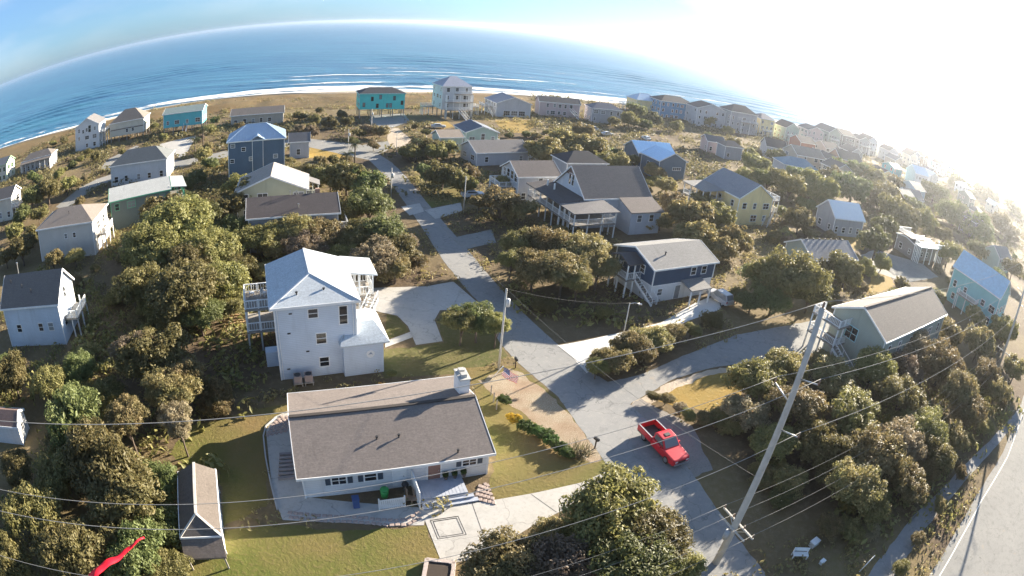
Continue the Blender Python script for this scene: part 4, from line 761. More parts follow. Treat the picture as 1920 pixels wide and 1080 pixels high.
g = MB().box(-1.95, -1.85, -7.45, -7.35, 0, 1.25).box(.05, .15, -7.45, -7.35, 0, 1.25).box(-1.85, .05, -7.42, -7.38, .95, 1.05).box(-1.85, .05, -7.42, -7.38, .2, .3).build('gate_frame', WHITE, h.root)
for i in range(12): MB().box(-1.83+i*.157, -1.70+i*.157, -7.43, -7.421, .1, 1.12).build('picket', WHITE, g)
for i in range(7): MB().box(-9.55+.05*i, -8.15, -2.9+i*.5, -2.66+i*.5, .03, .22).build('step', M_plain((.30, .26, .25), .7), h.root)
# shrubs and things by the porch come later
# --- white three-storey house
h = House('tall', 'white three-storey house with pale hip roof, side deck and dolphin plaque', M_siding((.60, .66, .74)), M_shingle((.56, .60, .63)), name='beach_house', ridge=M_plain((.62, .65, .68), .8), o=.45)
h.win('F', 2.75, 6.6, .75, 1.9); h.win('F', -.2, 7.1, .9, .9); h.win('F', .45, 4.3, .95, 1.1); h.win('F', .6, 1.6, .9, 1.0)
for z in (1.5, 4.3, 7): h.win('L', -2, z, .9, 1.2); h.win('R', 0, z, .9, 1.2); h.win('R', 3.4, z, 1.6, 1.9, 2)
h.win('L', 3, 7, 1.6, 1.9, 2)
for x, y in ((-1.6, -3.9), (1.1, -3.6)): h.vent(x, y, 8.75, .2, .07)
w = h.block(2.5, 6.55, -5.6, -.4, 0, 3.75); h.roofpoly([(2.15, -6.0, 3.75), (7.1, -6.0, 3.75), (6.0, -3.6, 5.0), (3.0, -3.6, 5.0)], h.roofm); h.roofpoly([(7.1, -6.0, 3.75), (7.1, 0, 3.75), (6.0, -1.0, 5.0), (6.0, -3.6, 5.0)], h.roofm)
h.roofpoly([(4.41, -3.6, 5.0), (6.0, -3.6, 5.0), (6.0, -1.0, 5.0), (4.41, -1.0, 5.0)], h.roofm); h.roofpoly([(2.15, -6.0, 3.75), (3.0, -3.6, 5.0), (3.0, -4.5, 5.0), (2.15, -4.88, 3.75)], h.roofm)
pq = MB().tube([(5.2, -5.70, 2.35), (5.2, -5.61, 2.35)], .42, 16); q = pq.build('plaque', WHITE, h.root)
MB().add([(4.95, -5.712, 2.3), (5.1, -5.712, 2.46), (5.3, -5.712, 2.45), (5.46, -5.712, 2.27), (5.3, -5.712, 2.33), (5.12, -5.712, 2.34), (5.26, -5.712, 2.6)], [(0, 1, 2, 3, 4, 5), (1, 6, 2)]).build('dolphin', M_plain((.25, .32, .40), .6), q)
d = h.deck(-7.1, -3.98, .9, 5.1, 5.2, 'FLB', GREYWOOD, planks=True); h.deck(-7.1, -3.98, .9, 5.1, 2.6, 'F', GREYWOOD)
h.deck(3.98, 7.1, 1.6, 5.0, 5.2, 'FRB', None, roofz=7.75, nposts=3); h.roofpoly([(3.97, 1.0, 8.35), (7.4, 1.0, 7.8), (7.4, 5.6, 7.8), (3.97, 5.6, 8.35)], h.roofm); h.deck(3.98, 7.1, -.3, 5.0, 2.6, 'RB', None)
h.stairs((7.0, 1.0, 5.1), (4.9, -1.4, 2.7), 1.0)
MB().box(-5.3, -3.99, -2.2, -1.0, .0, 1.7).build('pump_closet', h.wallm, h.root)
for x, z in ((-2.4, 7.3), (-2.7, 5.2), (-1.0, 3.0), (-3.1, 1.2)): MB().box(x-.16, x+.16, -h.hd-.05, -h.hd+.01, z-.07, z+.07).build('wall_vent', DARK, h.root)
for x in (-h.hw+.25, h.hw-.25): MB().tube([(x, -h.hd-.07, .1), (x, -h.hd-.07, 7.9), (x, -h.hd-.4, 8.1)], .05, 6).build('downspout', WHITE, h.root)
# --- navy house
h = House('navy', 'navy blue two-storey house with white lower floor and outside stairs', S_NAVY, R_LIGHT, z0=2.55)
h.block(-h.hw+.03, h.hw-.03, -h.hd+.03, h.hd-.03, 0, 2.549, 'lower_wall', S_WHITE); MB().box(-h.hw-.03, h.hw+.03, -h.hd-.03, h.hd+.03, 2.45, 2.6).build('band_trim', WHITE, h.root)
h.win('F', 1.6, 4.0, .9, 1.1); h.win('F', 3.7, 4.0, .9, 1.1); h.win('L', -1.8, 4.1, .85, 1.1); h.win('F', -4.2, 1.5, .8, .9); h.door('F', -.9, 1.1, .95, 2.0, M_plain((.2, .22, .24), .5)); h.win('F', 3.2, 1.4, 1.6, 1.0, 2); h.win('R', 0, 4, 1.4, 1.2, 2)
h.vent(-2.5, -2.2, 6.05, .3, .09)
h.roofpoly([(-8.5, -2.0, 4.95), (-5.84, -2.0, 4.95), (-5.84, .2, 5.75), (-8.5, .2, 5.75)], R_DARK); h.roofpoly([(-8.5, 2.4, 4.95), (-8.5, .2, 5.75), (-5.84, .2, 5.75), (-5.84, 2.4, 4.95)], R_DARK)
h.deck(-8.4, -5.84, -1.8, 2.2, 2.6, 'LFB', None, roofz=4.78); h.stairs((-6.35, -1.75, 2.5), (-5.6, -5.2, .1), 1.15)
h.deck(h.hw+.01, h.hw+2.2, -2, 3.2, 2.6, 'FRB', None)
h.roofpoly([(-.6, -6.9, 2.35), (3.4, -6.9, 2.35), (3.4, -h.hd-.02, 2.9), (-.6, -h.hd-.02, 2.9)], R_LIGHT, 'carport_roof')
for x in (-.45, 1.4, 3.25): MB().box(x-.09, x+.09, -6.8, -6.62, 0, 2.18).build('post', WHITE, h.root)
# --- big grey house with wraparound porch
h = House('grey', 'big grey-roofed house with white A-frame gable and wraparound porch', M_siding((.52, .56, .62)), R_GREY, z0=0)
h.win('L', -.55, 7.6, .7, 2.0); h.win('L', .55, 7.6, .7, 2.0); h.auto(4, 'FR', zb=2.6); h.win('L', -3.2, 3.9, 1.5, 2, 2); h.win('L', 3, 3.9, 1.5, 2, 2); h.win('L', 0, 3.7, 1, 2)
MB().prism([(-2.0, 8.35), (2.0, 8.35), (0, 9.85)], 'x', -h.hw-.05, -h.hw-.005).build('gable_panel', M_plain((.16, .10, .09), .7), h.root)
h.block(.3, 7.0, -9.6, -h.hd-.003, 0, 4.3); h.roofpoly([(-.1, -10.1, 4.3), (7.4, -10.1, 4.3), (7.4, -5.7, 5.75), (-.1, -5.7, 5.75)], R_GREY, 'wing_roof'); [MB().prism([(-9.6, 4.29), (-5.4, 4.29), (-5.4, 5.6)], 'x', xx-.02, xx+.02).build('wing_gable', h.wallm, h.root) for xx in (.32, 6.98)]
for x in (2.2, 4.9): 
    o = link('window', window_meshes(.9, 1.2, WHITE, 0)[0], h.root, (x, -9.603, 3.0)); link('pane', window_meshes(.9, 1.2, WHITE, 0)[1], o)
h.deck(-12.0, -h.hw-.01, -h.hd, 7.0, 2.7, 'LB', None, roofz=4.85, nposts=6); h.deck(-12.0, -3.6, -10.6, -h.hd-.004, 2.7, 'LFR', None, roofz=4.8, nposts=4)
h.roofpoly([(-12.4, -5.6, 4.95), (-7.05, -5.6, 5.55), (-7.05, 7.4, 5.55), (-12.4, 7.4, 4.95)], R_DARK); h.roofpoly([(-12.4, -11.0, 4.9), (-3.2, -11.0, 4.9), (-3.6, -5.62, 5.5), (-12.4, -5.62, 4.96)], R_MID)
for y in (1.5, 4.2): MB().box(-9.6, -9.35, y, y+.25, 5.2, 6.4).build('vent_stack', WHITE, h.root)
# --- others, each with its own look
h = House('grey2', 'grey gabled house with sunroom windows and white stairs behind the big porch house', S_LGREY, R_GREY, z0=0); h.auto(7, 'F'); 
for u in (-2.7, -.9, .9, 2.7): h.win('L', u, 5.1-abs(u)*.1, 1.2, 1.5); h.win('L', u, 2.2, 1.1, 1.4)
h.deck(-7.6, -h.hw-.01, -2, 3, 2.8, 'LFB'); h.stairs((-7.0, 3.0, 2.7), (-8.2, -1.6, .1), 1.1)
h = House('grey3', 'low grey house with plain gable roof and a long blank wall', S_LGREY, R_MID); h.auto(8, 'FL', gap=3.6); h.deck(h.hw+.01, h.hw+2.2, -4, 1, 1.4, 'FR')
h = House('cottage', 'pale green cottage with slate front gable and arched window', S_MINT, R_SLATE); h.win('F', .3, 3.0, 1.0, 1.6); h.win('F', 3.2, 2.6, .9, .9); h.win('F', -2.8, 2.4, 1.5, 1.0, 2); h.auto(9, 'L'); h.deck(-h.hw, h.hw, -h.hd-2.4, -h.hd-.01, 1.6, 'FLR')
h = House('greenlet', 'small mint green cottage half hidden behind palms', S_MINT, R_TAN); h.auto(10, 'LF')
h = House('aqua', 'bright aqua oceanfront house on stilts with dark hip roof', S_AQUA, R_CHAR, z0=3.0, trim=M_plain((.30, .62, .60), .5), dims=(-51.4, 201.5, 23.1, 16.3, 9.5, 8.5, 10.2, 'hx')); h.piles(5, 3)
for u, z in ((-6.2, 4.6), (-3.4, 6.6), (-.6, 7.2), (4.2, 6.8), (6.9, 5.2), (1.8, 4.3), (3.0, 4.3), (-1.6, 4.2)): h.win('F', u, z, .7, 1.3, trim=DARK)
h.auto(11, 'LR')
h = House('whitecoast', 'tall white four-level oceanfront house with stacked balconies', S_PALE, M_shingle((.42, .44, .52)), z0=3.0); h.piles(4, 3); h.auto(12, 'FL')
for z in (3.1, 5.9): h.deck(-h.hw+1, h.hw, -h.hd-2.2, -h.hd-.01, z, 'FLR', roofz=z+2.5, nposts=5)
h.deck(-1, h.hw, -h.hd-1.6, -h.hd-.01, 8.7, 'FLR', posts=False); h.stairs((.6, -h.hd-2.2, 3.0), (2.2, -h.hd-6.2, .1), 1.4); h.deck(-h.hw-4.5, -h.hw-.01, 2, 5, 3, 'FB'); h.deck(h.hw+.01, h.hw+6, 1, 4, 3, 'FB')
h = House('seagrey', 'wide grey gabled house with open carport bays beside the tall white house', S_LGREY, M_shingle((.36, .37, .42)));
for u in (-2.6, .4, 3.4): h.win('F', u, 1.4, 2.4, 1.7, 3, trim=WHITE)
h.auto(13, 'L'); h.stairs((-h.hw-1, -2, 3.0), (-h.hw-1, -8, .1), 1.3); h.deck(-h.hw-3, -h.hw-.01, -2, 5, 3, 'FL')
h = House('seapink', 'low pinkish beach house with pale garage bays and white stair', S_PINK, R_TAUPE); h.auto(14, 'F', gap=2.2); h.stairs((4.5, -h.hd-.3, 3.0), (7.5, -h.hd-3.6, .1), 1.4)
h = House('seaslate', 'slate grey hip-roofed beach house beside a row of parked cars', S_GREY, R_SLATE); h.auto(15, 'FL')
h = House('seayellow', 'pale yellow oceanfront house with light blue metal roof', S_YEL, M_plain((.45, .60, .74), .4, .2), z0=2.6, ridge=WHITE); h.piles(); h.auto(16, 'FL'); h.deck(-h.hw-5, -h.hw-.01, -3, 3, 3.5, 'FL')
h = House('seablue', 'large sky blue oceanfront house with dark hip roof', S_SBLUE, R_CHAR); h.auto(17, 'FL', gap=2.6)
h = House('seaash', 'ash grey oceanfront house with broad front gable', S_LGREY, R_DARK); h.auto(18, 'FL')
h = House('seastone', 'stone grey oceanfront house with recessed balcony and hip roof', S_GREY, R_DARK); h.auto(19, 'FL'); h.deck(-2, h.hw, -h.hd-1.8, -h.hd-.01, 5.6, 'FLR')
h = House('bluemetal', 'slate blue house with bright blue metal roof and projecting wing', S_SLATE, R_METALB, trim=M_plain((.62, .66, .72), .5), seams=.9); h.auto(20, 'FL')
h = House('bluewing', '', S_SLATE, R_METALB, trim=M_plain((.62, .66, .72), .5), seams=.9)
W = h; h.win('F', 1.5, 3.0, 2.6, .7, 4); h.win('L', -2.6, 2.8, 1.0, 1.6); h.win('L', .8, 2.8, 1.0, 1.6)
h = House('yellow', 'butter yellow gabled house with grey-blue roof and white tiered decks', S_YEL, M_shingle((.27, .29, .32)), dims=(47.2, 122.6, 22.5, 11.0, 13.0, 6.0, 9.2, 'gy')); h.auto(21, 'FL', gap=3.4); h.deck(-11, -h.hw-.01, -1.0, 6.0, 3.2, 'FL', roofz=5.6, nposts=4); h.roofpoly([(-11.3, -1.4, 5.7), (-h.hw, -1.4, 6.1), (-h.hw, 6.4, 6.1), (-11.3, 6.4, 5.7)], R_LIGHT)
h.deck(h.hw+.01, h.hw+3, -5.5, 1, 5.4, 'FR'); h.deck(h.hw+.01, h.hw+3, -5.5, 1, 2.7, 'FR'); h.stairs((h.hw+1, -5.6, 2.6), (h.hw-2.5, -7.6, .1), 1.2)
h = House('whiteroof', 'grey cottage with a bleached white metal roof', S_GREY, R_METALW); h.auto(22, 'FL', gap=2.4)
h = House('solar', 'house with grey roof and a row of seven round roof vents', S_SAGE, M_shingle((.30, .30, .31))); h.auto(23, 'FL')
for i in range(7): MB().tube([(-5.2+i*1.7, .02, h.r-.2), (-5.2+i*1.7, .02, h.r+.16)], .17, 10).build('vent_pipe', DARK, h.root)
h = House('sage', 'long sage green house with taupe roof and white tiered end deck', S_SAGE, R_TAUPE, ridge=M_plain((.12, .10, .09), .9)); h.win('L', 1.0, 4.4, 2.0, 1.7, 2, trim=M_plain((.45, .72, .75), .5)); h.auto(24, 'F', gap=4)
for z in (2.6, 5.2): h.deck(-15.4, -h.hw-.01, 1.5, 6.5, z, 'LFB', None)
h.stairs((-15.2, 1.4, 2.5), (-14.6, -2.6, .1), 1.1)
h = House('teal', 'turquoise gabled house with pale blue roof near the power lines', S_TURQ, M_plain((.45, .64, .76), .5, .1), dims=(98.5, 84.5, 24, 10.5, 16, 7.4, 11.0, 'gy')); h.auto(25, 'FL', gap=3); h.deck(-h.hw-3, -h.hw-.01, -2, 4, 3.5, 'LF')
h = House('shed', 'small garden shed with brown hip roof on the ranch lawn', S_WHITE, M_shingle((.155, .13, .112)), name='garden_shed', cat='shed', group='sheds', o=.25, dims=(-21.3, 25.3, 26.3, 3.4, 7.2, 2.4, 3.3, 'hy'), fascia=True, ridge=M_plain((.55, .52, .47), .8)); h.door('R', 0, 1.05, 1.2, 1.9)
h.roofpoly([(-1.72, -3.45, 2.36), (1.72, -3.45, 2.36), (1.72, -5.0, 1.55), (-1.72, -5.0, 1.55)], M_shingle((.19, .155, .132)), 'lean_to_roof')
for x in (-1.5, 1.5): MB().box(x-.06, x+.06, -4.9, -4.78, 0, 1.46).build('post', GREYWOOD, h.root)
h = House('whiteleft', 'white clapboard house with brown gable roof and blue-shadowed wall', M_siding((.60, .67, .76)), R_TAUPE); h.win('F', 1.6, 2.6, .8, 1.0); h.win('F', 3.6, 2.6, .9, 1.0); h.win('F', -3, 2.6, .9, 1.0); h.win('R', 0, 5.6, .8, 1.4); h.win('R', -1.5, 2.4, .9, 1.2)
for x, y in ((-4.2, -1.0), (-1.6, -1.6), (.5, -2.2)): h.vent(x, y, h.r-(h.r-h.e)*abs(y)/(h.d/2), .4)
h.vent(-3, .3, h.r-.1, 1.4, .09, METAL); h.deck(h.hw+.01, h.hw+2.2, -1.5, 3, 2.6, 'FR')
h = House('cream', 'cream house with brown hip roof and a sunlit gable end wall', M_siding((.60, .58, .54)), M_shingle((.27, .23, .20))); h.win('F', .3, 4.0, .6, .8); h.win('F', 2.4, 4.0, .6, .8); h.win('R', -1, 4.2, 1.4, 1.3, 2); h.win('R', 2.3, 4.2, .9, 1.3); h.vent(.5, -2, 7.1, .4)
h.deck(h.hw+.01, h.hw+1.8, -2, 3, 2.7, 'FR')
h = House('greentrim', 'dark green house with pale roof and bright green trim posts', S_GREEN, M_shingle((.46, .47, .46)), trim=M_plain((.12, .42, .26), .5)); h.auto(28, 'F'); h.deck(h.hw+.01, h.hw+3.2, -4, 4, 2.8, 'FR', roofz=5.3); h.roofpoly([(h.hw+.0, -4.4, 5.9), (h.hw+3.6, -4.4, 5.4), (h.hw+3.6, 4.4, 5.4), (h.hw+.0, 4.4, 5.9)], M_shingle((.46, .47, .46)))
h = House('hillgrey', 'light grey hip-roofed house with small white end gable', S_PALE, M_shingle((.17, .18, .18)), dims=(-90.2, 113.5, 21.7, 16.9, 9.5, 5.0, 7.6, 'hx')); h.auto(29, 'FR', gap=3)
h = House('seateal', 'teal blue oceanfront house with grey roof and red front stair', M_siding((.10, .48, .54)), M_shingle((.26, .32, .31)), z0=2.2); h.piles(5, 3); h.auto(30, 'FR', gap=3); h.stairs((1.2, -h.hd-.1, 2.3), (1.2, -h.hd-3, .1), 1.3, M_plain((.35, .09, .07), .6))
h = House('seabeige', 'beige oceanfront house on stilts with brown band and steep hip roof', S_CREAM, M_shingle((.22, .19, .165)), z0=2.0); h.piles(5, 3); h.auto(31, 'FR', gap=2.6); MB().box(-h.hw-.03, h.hw+.03, -h.hd-.03, h.hd+.03, 4.15, 4.5).build('band_trim', M_plain((.15, .12, .105), .7), h.root)
h = House('seawhite', 'tall white gabled oceanfront house with arched lit window', S_PALE, R_MID, z0=0); h.win('F', 1.2, 7.2, 1.2, 2.4); h.win('F', -1.8, 6.6, .8, 1.2); h.auto(32, 'FR', gap=3.4); h.deck(h.hw+.01, h.hw+2.6, -4, 3, 5.0, 'FR'); 
h = House('seadrab', 'long low drab grey house facing the dunes', S_BEIGE, R_TAUPE); h.auto(33, 'F', gap=2.6)
h = House('bluetower', 'slate blue tower house with ribbed light metal hip roof', S_SLATE, R_METAL, seams=.62, ridge=R_METAL)
for u, z in ((-5.2, 8.2), (-2.8, 7.3), (-5.4, 4.9), (-1.1, 5.1), (4.3, 5.3)): h.win('F', u, z, .85, .75)
h.auto(34, 'R'); h.block(-.75, 1.5, -h.hd-.35, -h.hd-.002, 2.4, 9.3, 'stair_bay'); MB().box(-.86, -.751, -h.hd-.42, -h.hd-.1, 2.4, 9.3).box(1.501, 1.61, -h.hd-.42, -h.hd-.1, 2.4, 9.3).build('bay_trim', WHITE, h.root)
h.roofpoly([(-1.2, -h.hd-.8, 9.3), (.38, -h.hd-.8, 10.2), (.38, -h.hd+2.2, 10.25), (-1.2, -h.hd+.6, 9.5)], R_METAL, 'bay_roof'); h.roofpoly([(1.95, -h.hd-.8, 9.3), (1.95, -h.hd+.6, 9.5), (.38, -h.hd+2.2, 10.25), (.38, -h.hd-.8, 10.2)], R_METAL, 'bay_roof')
h = House('creamside', 'house with sunlit cream gable roof in front of the blue tower house', M_siding((.50, .50, .36)), M_shingle((.42, .36, .31))); h.auto(35, 'FR'); h.roofpoly([(5.9, 1.5, 5.4), (8.6, 1.5, 4.4), (8.6, 4.9, 4.4), (5.9, 4.9, 5.4)], R_MID); h.deck(h.hw+.01, 8.4, 1.6, 4.8, 2.4, 'FR', roofz=4.3)
h = House('dark', 'long dark-roofed house with white end stair and grey siding', S_GREY, M_shingle((.125, .105, .10))); h.win('F', -1.0, 4.2, 1.5, 1.0, 2); h.auto(36, 'R'); h.win('F', 4, 4.2, 1.0, 1.0)
for x, y in ((-.2, .0), (.8, -.1), (.95, -2.9)): h.vent(x, y, h.r-(h.r-h.e)*abs(y)/(h.d/2), .5, .07, METAL)
MB().box(3.8, 4.5, .4, 1.1, 6.5, 7.9).build('chimney', M_plain((.35, .22, .16), .8), h.root); h.block(4.6, 7.2, -6.4, -h.hd-.002, 0, 2.4); h.roofpoly([(4.4, -6.7, 2.45), (7.5, -6.7, 2.45), (7.5, -h.hd, 3.1), (4.4, -h.hd, 3.1)], M_shingle((.10, .075, .085)))
h.deck(h.hw+.01, h.hw+1.6, -4, 3, 2.8, 'FR'); h.stairs((h.hw+.9, -4.1, 2.7), (h.hw+.9, -8, .1), 1.1)
h = House('tinygrey', 'narrow grey annex beside the slate blue tower house', S_LGREY, R_MID, dims=(-55.5, 137, 22.6, 5.5, 6, 4.2, 6.0, 'gx')); h.auto(37, 'F', gap=2.4)
h = House('edgemaroon', 'taupe gabled house with yellow-lit end wall and deck by the scrub', S_CREAM, R_TAUPE); h.auto(38, 'FR'); h.deck(h.hw+.01, h.hw+2.4, -3, 3, 2.8, 'FR')
h = House('edgepale', 'pale gabled beach house with green corner posts', S_CREAM, R_LIGHT, trim=M_plain((.30, .50, .28), .5)); h.auto(39, 'FR')
h = House('porchgrey', 'grey bungalow with columned front porch near the dunes', S_GREY, R_TAUPE); h.auto(40, 'F', gap=2); h.deck(-h.hw, h.hw, -h.hd-2, -h.hd-.01, .6, '', roofz=3.6, nposts=7); h.roofpoly([(-h.hw-.3, -h.hd-2.3, 3.65), (h.hw+.3, -h.hd-2.3, 3.65), (h.hw+.3, -h.hd-.2, 4.2), (-h.hw-.3, -h.hd-.2, 4.2)], R_TAUPE)
h = House('edgeshed', 'small brown-roofed shed with white gable end behind the thicket', S_WHITE, M_shingle((.22, .15, .13)), name='garden_shed', cat='shed', group='sheds', o=.25); h.win('R', 0, 1.4, .6, .7)
h = House('mid1', 'pinkish grey house with two small windows behind the sandy lot', S_PINK, R_MID); h.auto(41, 'FL')
h = House('mid2', 'grey hip-roofed cottage beside the pinkish grey house', S_GREY, R_TAUPE); h.auto(42, 'FL')
h = House('mid3', 'lilac grey house with dark roof beyond the yellow house', S_LGREY, R_DARK); h.auto(43, 'FL')
h = House('mid4', 'low cottage with blue hip roof behind a rounded hedge', S_LGREY, M_shingle((.24, .36, .44))); h.auto(44, 'F')
h = House('mid5', 'tan roofed house behind the blue hip-roofed cottage', S_BEIGE, R_TAN); h.auto(45, 'FL')
h = House('mid6', 'terracotta house in the far woods', M_siding((.42, .27, .19)), R_TAUPE); h.auto(46, 'FL')
h = House('mid7', 'light grey house with bare gable in the woods', S_PALE, R_LIGHT); h.auto(47, 'FL')
h = House('deckhouse', 'dark house topped by a white railed sun deck', S_TAUPE, R_DARK, dims=(100, 117, 14, 12.5, 8, 4.0, 4.6, 'gx')); h.auto(48, 'FL'); h.deck(-6.2, 6.2, -6.2, -h.hd-.01, 4.4, 'FLR', M_plain((.5, .55, .6), .6), nposts=5); h.deck(-6.2, 0, -2, 3.5, 4.9, 'FLB', posts=False)
h = House('mid8', 'pale roofed house partly behind the turquoise house', S_MINT, R_LIGHT, dims=(150, 124, 16, 14, 8.5, 5, 7.6, 'gx')); h.auto(49, 'F')
h = House('mid9', 'house with light blue metal roof in the far woods', S_PALE, M_plain((.55, .68, .78), .3, .3)); h.auto(50, 'F')
h = House('char', 'charcoal hip-roofed house peeking from behind the big porch house', S_GREY, R_CHAR, dims=(12.5, 135, 25, 11, 8, 5.2, 7.2, 'hx')); h.auto(51, 'FL')
# --- the row of oceanfront houses receding towards the sun, all alike in the glare
rr = random.Random(5)
FAR = [('sandy yellow', S_YEL), ('pale mint', S_MINT), ('rose pink', S_PINK), ('greenish grey', S_SAGE), ('warm grey', S_TAUPE), ('cool grey', S_GREY), ('off-white', S_PALE), ('pearl grey', S_LGREY), ('light beige', S_BEIGE), ('cream coloured', S_CREAM), ('dusty blue', S_SLATE), ('weathered brown', M_siding((.22, .17, .13))), ('chalk white', S_WHITE), ('faded teal', S_TEAL), ('straw yellow', M_siding((.55, .45, .2))), ('stone coloured', M_siding((.4, .38, .35)))]
for k in range(1, 17):
    x, y = 98+16.5*k*.94, 273+16.5*k*.36+rr.uniform(-9, 7); e = rr.uniform(6.5, 9.5)+(2.5 if k == 7 else 0); kd = rr.choice(('hx', 'gy', 'gx', 'gy'))
    kn = {'hx': 'hip roof', 'gy': 'front gable', 'gx': 'side gable'}[kd]
    h = House('', '%s house with %s in the oceanfront row running into the glare' % (FAR[k-1][0], kn), FAR[k-1][1], rr.choice((R_DARK, R_MID, R_TAUPE, R_SLATE)), dims=(x, y, 21+rr.uniform(-4, 4), rr.uniform(10, 13.5), rr.uniform(9, 12), e, e+rr.uniform(2, 3.2), kd), group='oceanfront row'); h.auto(60+k, 'FL'); h.deck(-h.hw*.7, h.hw*rr.uniform(.2, .9), -h.hd-2.2, -h.hd-.01, rr.choice((2.8, 5.4)), 'FLR')
SEC = ['brick red', 'ivory', 'ashen', 'sea green', 'tan', 'sky grey', 'wheat', 'pewter', 'clay', 'bone white', 'moss green', 'fog grey', 'sand', 'lead grey', 'oatmeal', 'chestnut', 'powder blue', 'lemon', 'graphite', 'almond']
SECM = [M_siding((.35, .16, .12)), M_siding((.66, .62, .52)), S_GREY, S_TEAL, S_BEIGE, S_LGREY, S_YEL, S_TAUPE, M_siding((.42, .27, .19)), S_WHITE, S_GREEN, S_PALE, S_CREAM, M_siding((.25, .26, .28)), M_siding((.55, .48, .38)), M_siding((.28, .16, .1)), M_siding((.4, .52, .62)), M_siding((.68, .62, .34)), M_siding((.12, .12, .13)), M_siding((.6, .5, .4))]
for k, (x, y) in enumerate([(118, 238), (138, 250), (160, 262), (178, 245), (200, 275), (222, 262), (150, 215), (185, 215), (245, 290), (268, 275), (230, 230), (300, 305), (275, 245), (330, 300), (112, 192), (130, 168), (152, 190), (122, 218), (168, 160), (200, 190)]):
    e = rr.uniform(4.5, 6.5)
    h = House('', '%s house among the trees behind the oceanfront row' % SEC[k], SECM[k], rr.choice((R_DARK, R_MID, R_TAUPE, R_LIGHT, R_METALW)), dims=(x, y, 21+rr.uniform(-6, 6), rr.uniform(9, 13), rr.uniform(8, 10), e, e+rr.uniform(1.8, 2.8), rr.choice(('hx', 'gx', 'gy'))), group='second row houses'); h.auto(90+k, 'FL')
# the blue wing belongs to the blue metal-roofed house
bm_root = [o for o in COL.objects if o.type == 'EMPTY' and str(o.get('label', '')).startswith('slate blue house with bright blue')][0]
MW = bm_root.matrix_basis.inverted() @ W.root.matrix_basis
for ch in list(W.root.children):
    ch.parent = bm_root; ch.matrix_basis = MW @ ch.matrix_basis
bpy.data.objects.remove(W.root)
# ------------------------------------------------------------------ vehicles
def wheel(parent, x, y, r=.38, w=.24):
    s = 1 if y > 0 else -1
    t = MB().tube([(x, y-s*w, r), (x, y-s*.03, r), (x, y, r)], [r, r, r*.9], 18).build('tyre', M_plain((.02, .02, .02), .8), parent, True)
    MB().tube([(x, y-.01*s, r), (x, y+.012*s, r)], r*.6, 14).build('rim', METAL, t)
def loft(secs, name, mat, parent):       # secs: list of (x, outline [(y,z)...])
    m = MB(); n = len(secs[0][1])
    for x, o in secs: m.v += [(x, y, z) for y, z in o]
    for i in range(len(secs)-1):
        for k in range(n): a = i*n+k; b = i*n+(k+1) % n; m.f.append((a, b, b+n, a+n))
    m.f.append(tuple(range(n))); m.f.append(tuple((len(secs)-1)*n+k for k in range(n)))
    o = m.build(name, mat, parent)
    md = o.modifiers.new('bevel', 'BEVEL'); md.width = .035; md.segments = 2; md.limit_method = 'ANGLE'; md.angle_limit = R(25)
    return o
def rect(hw, z0, z1, t=.06): return [(-hw, z0), (hw, z0), (hw, z1-t), (hw-t, z1), (-hw+t, z1), (-hw, z1-t)]
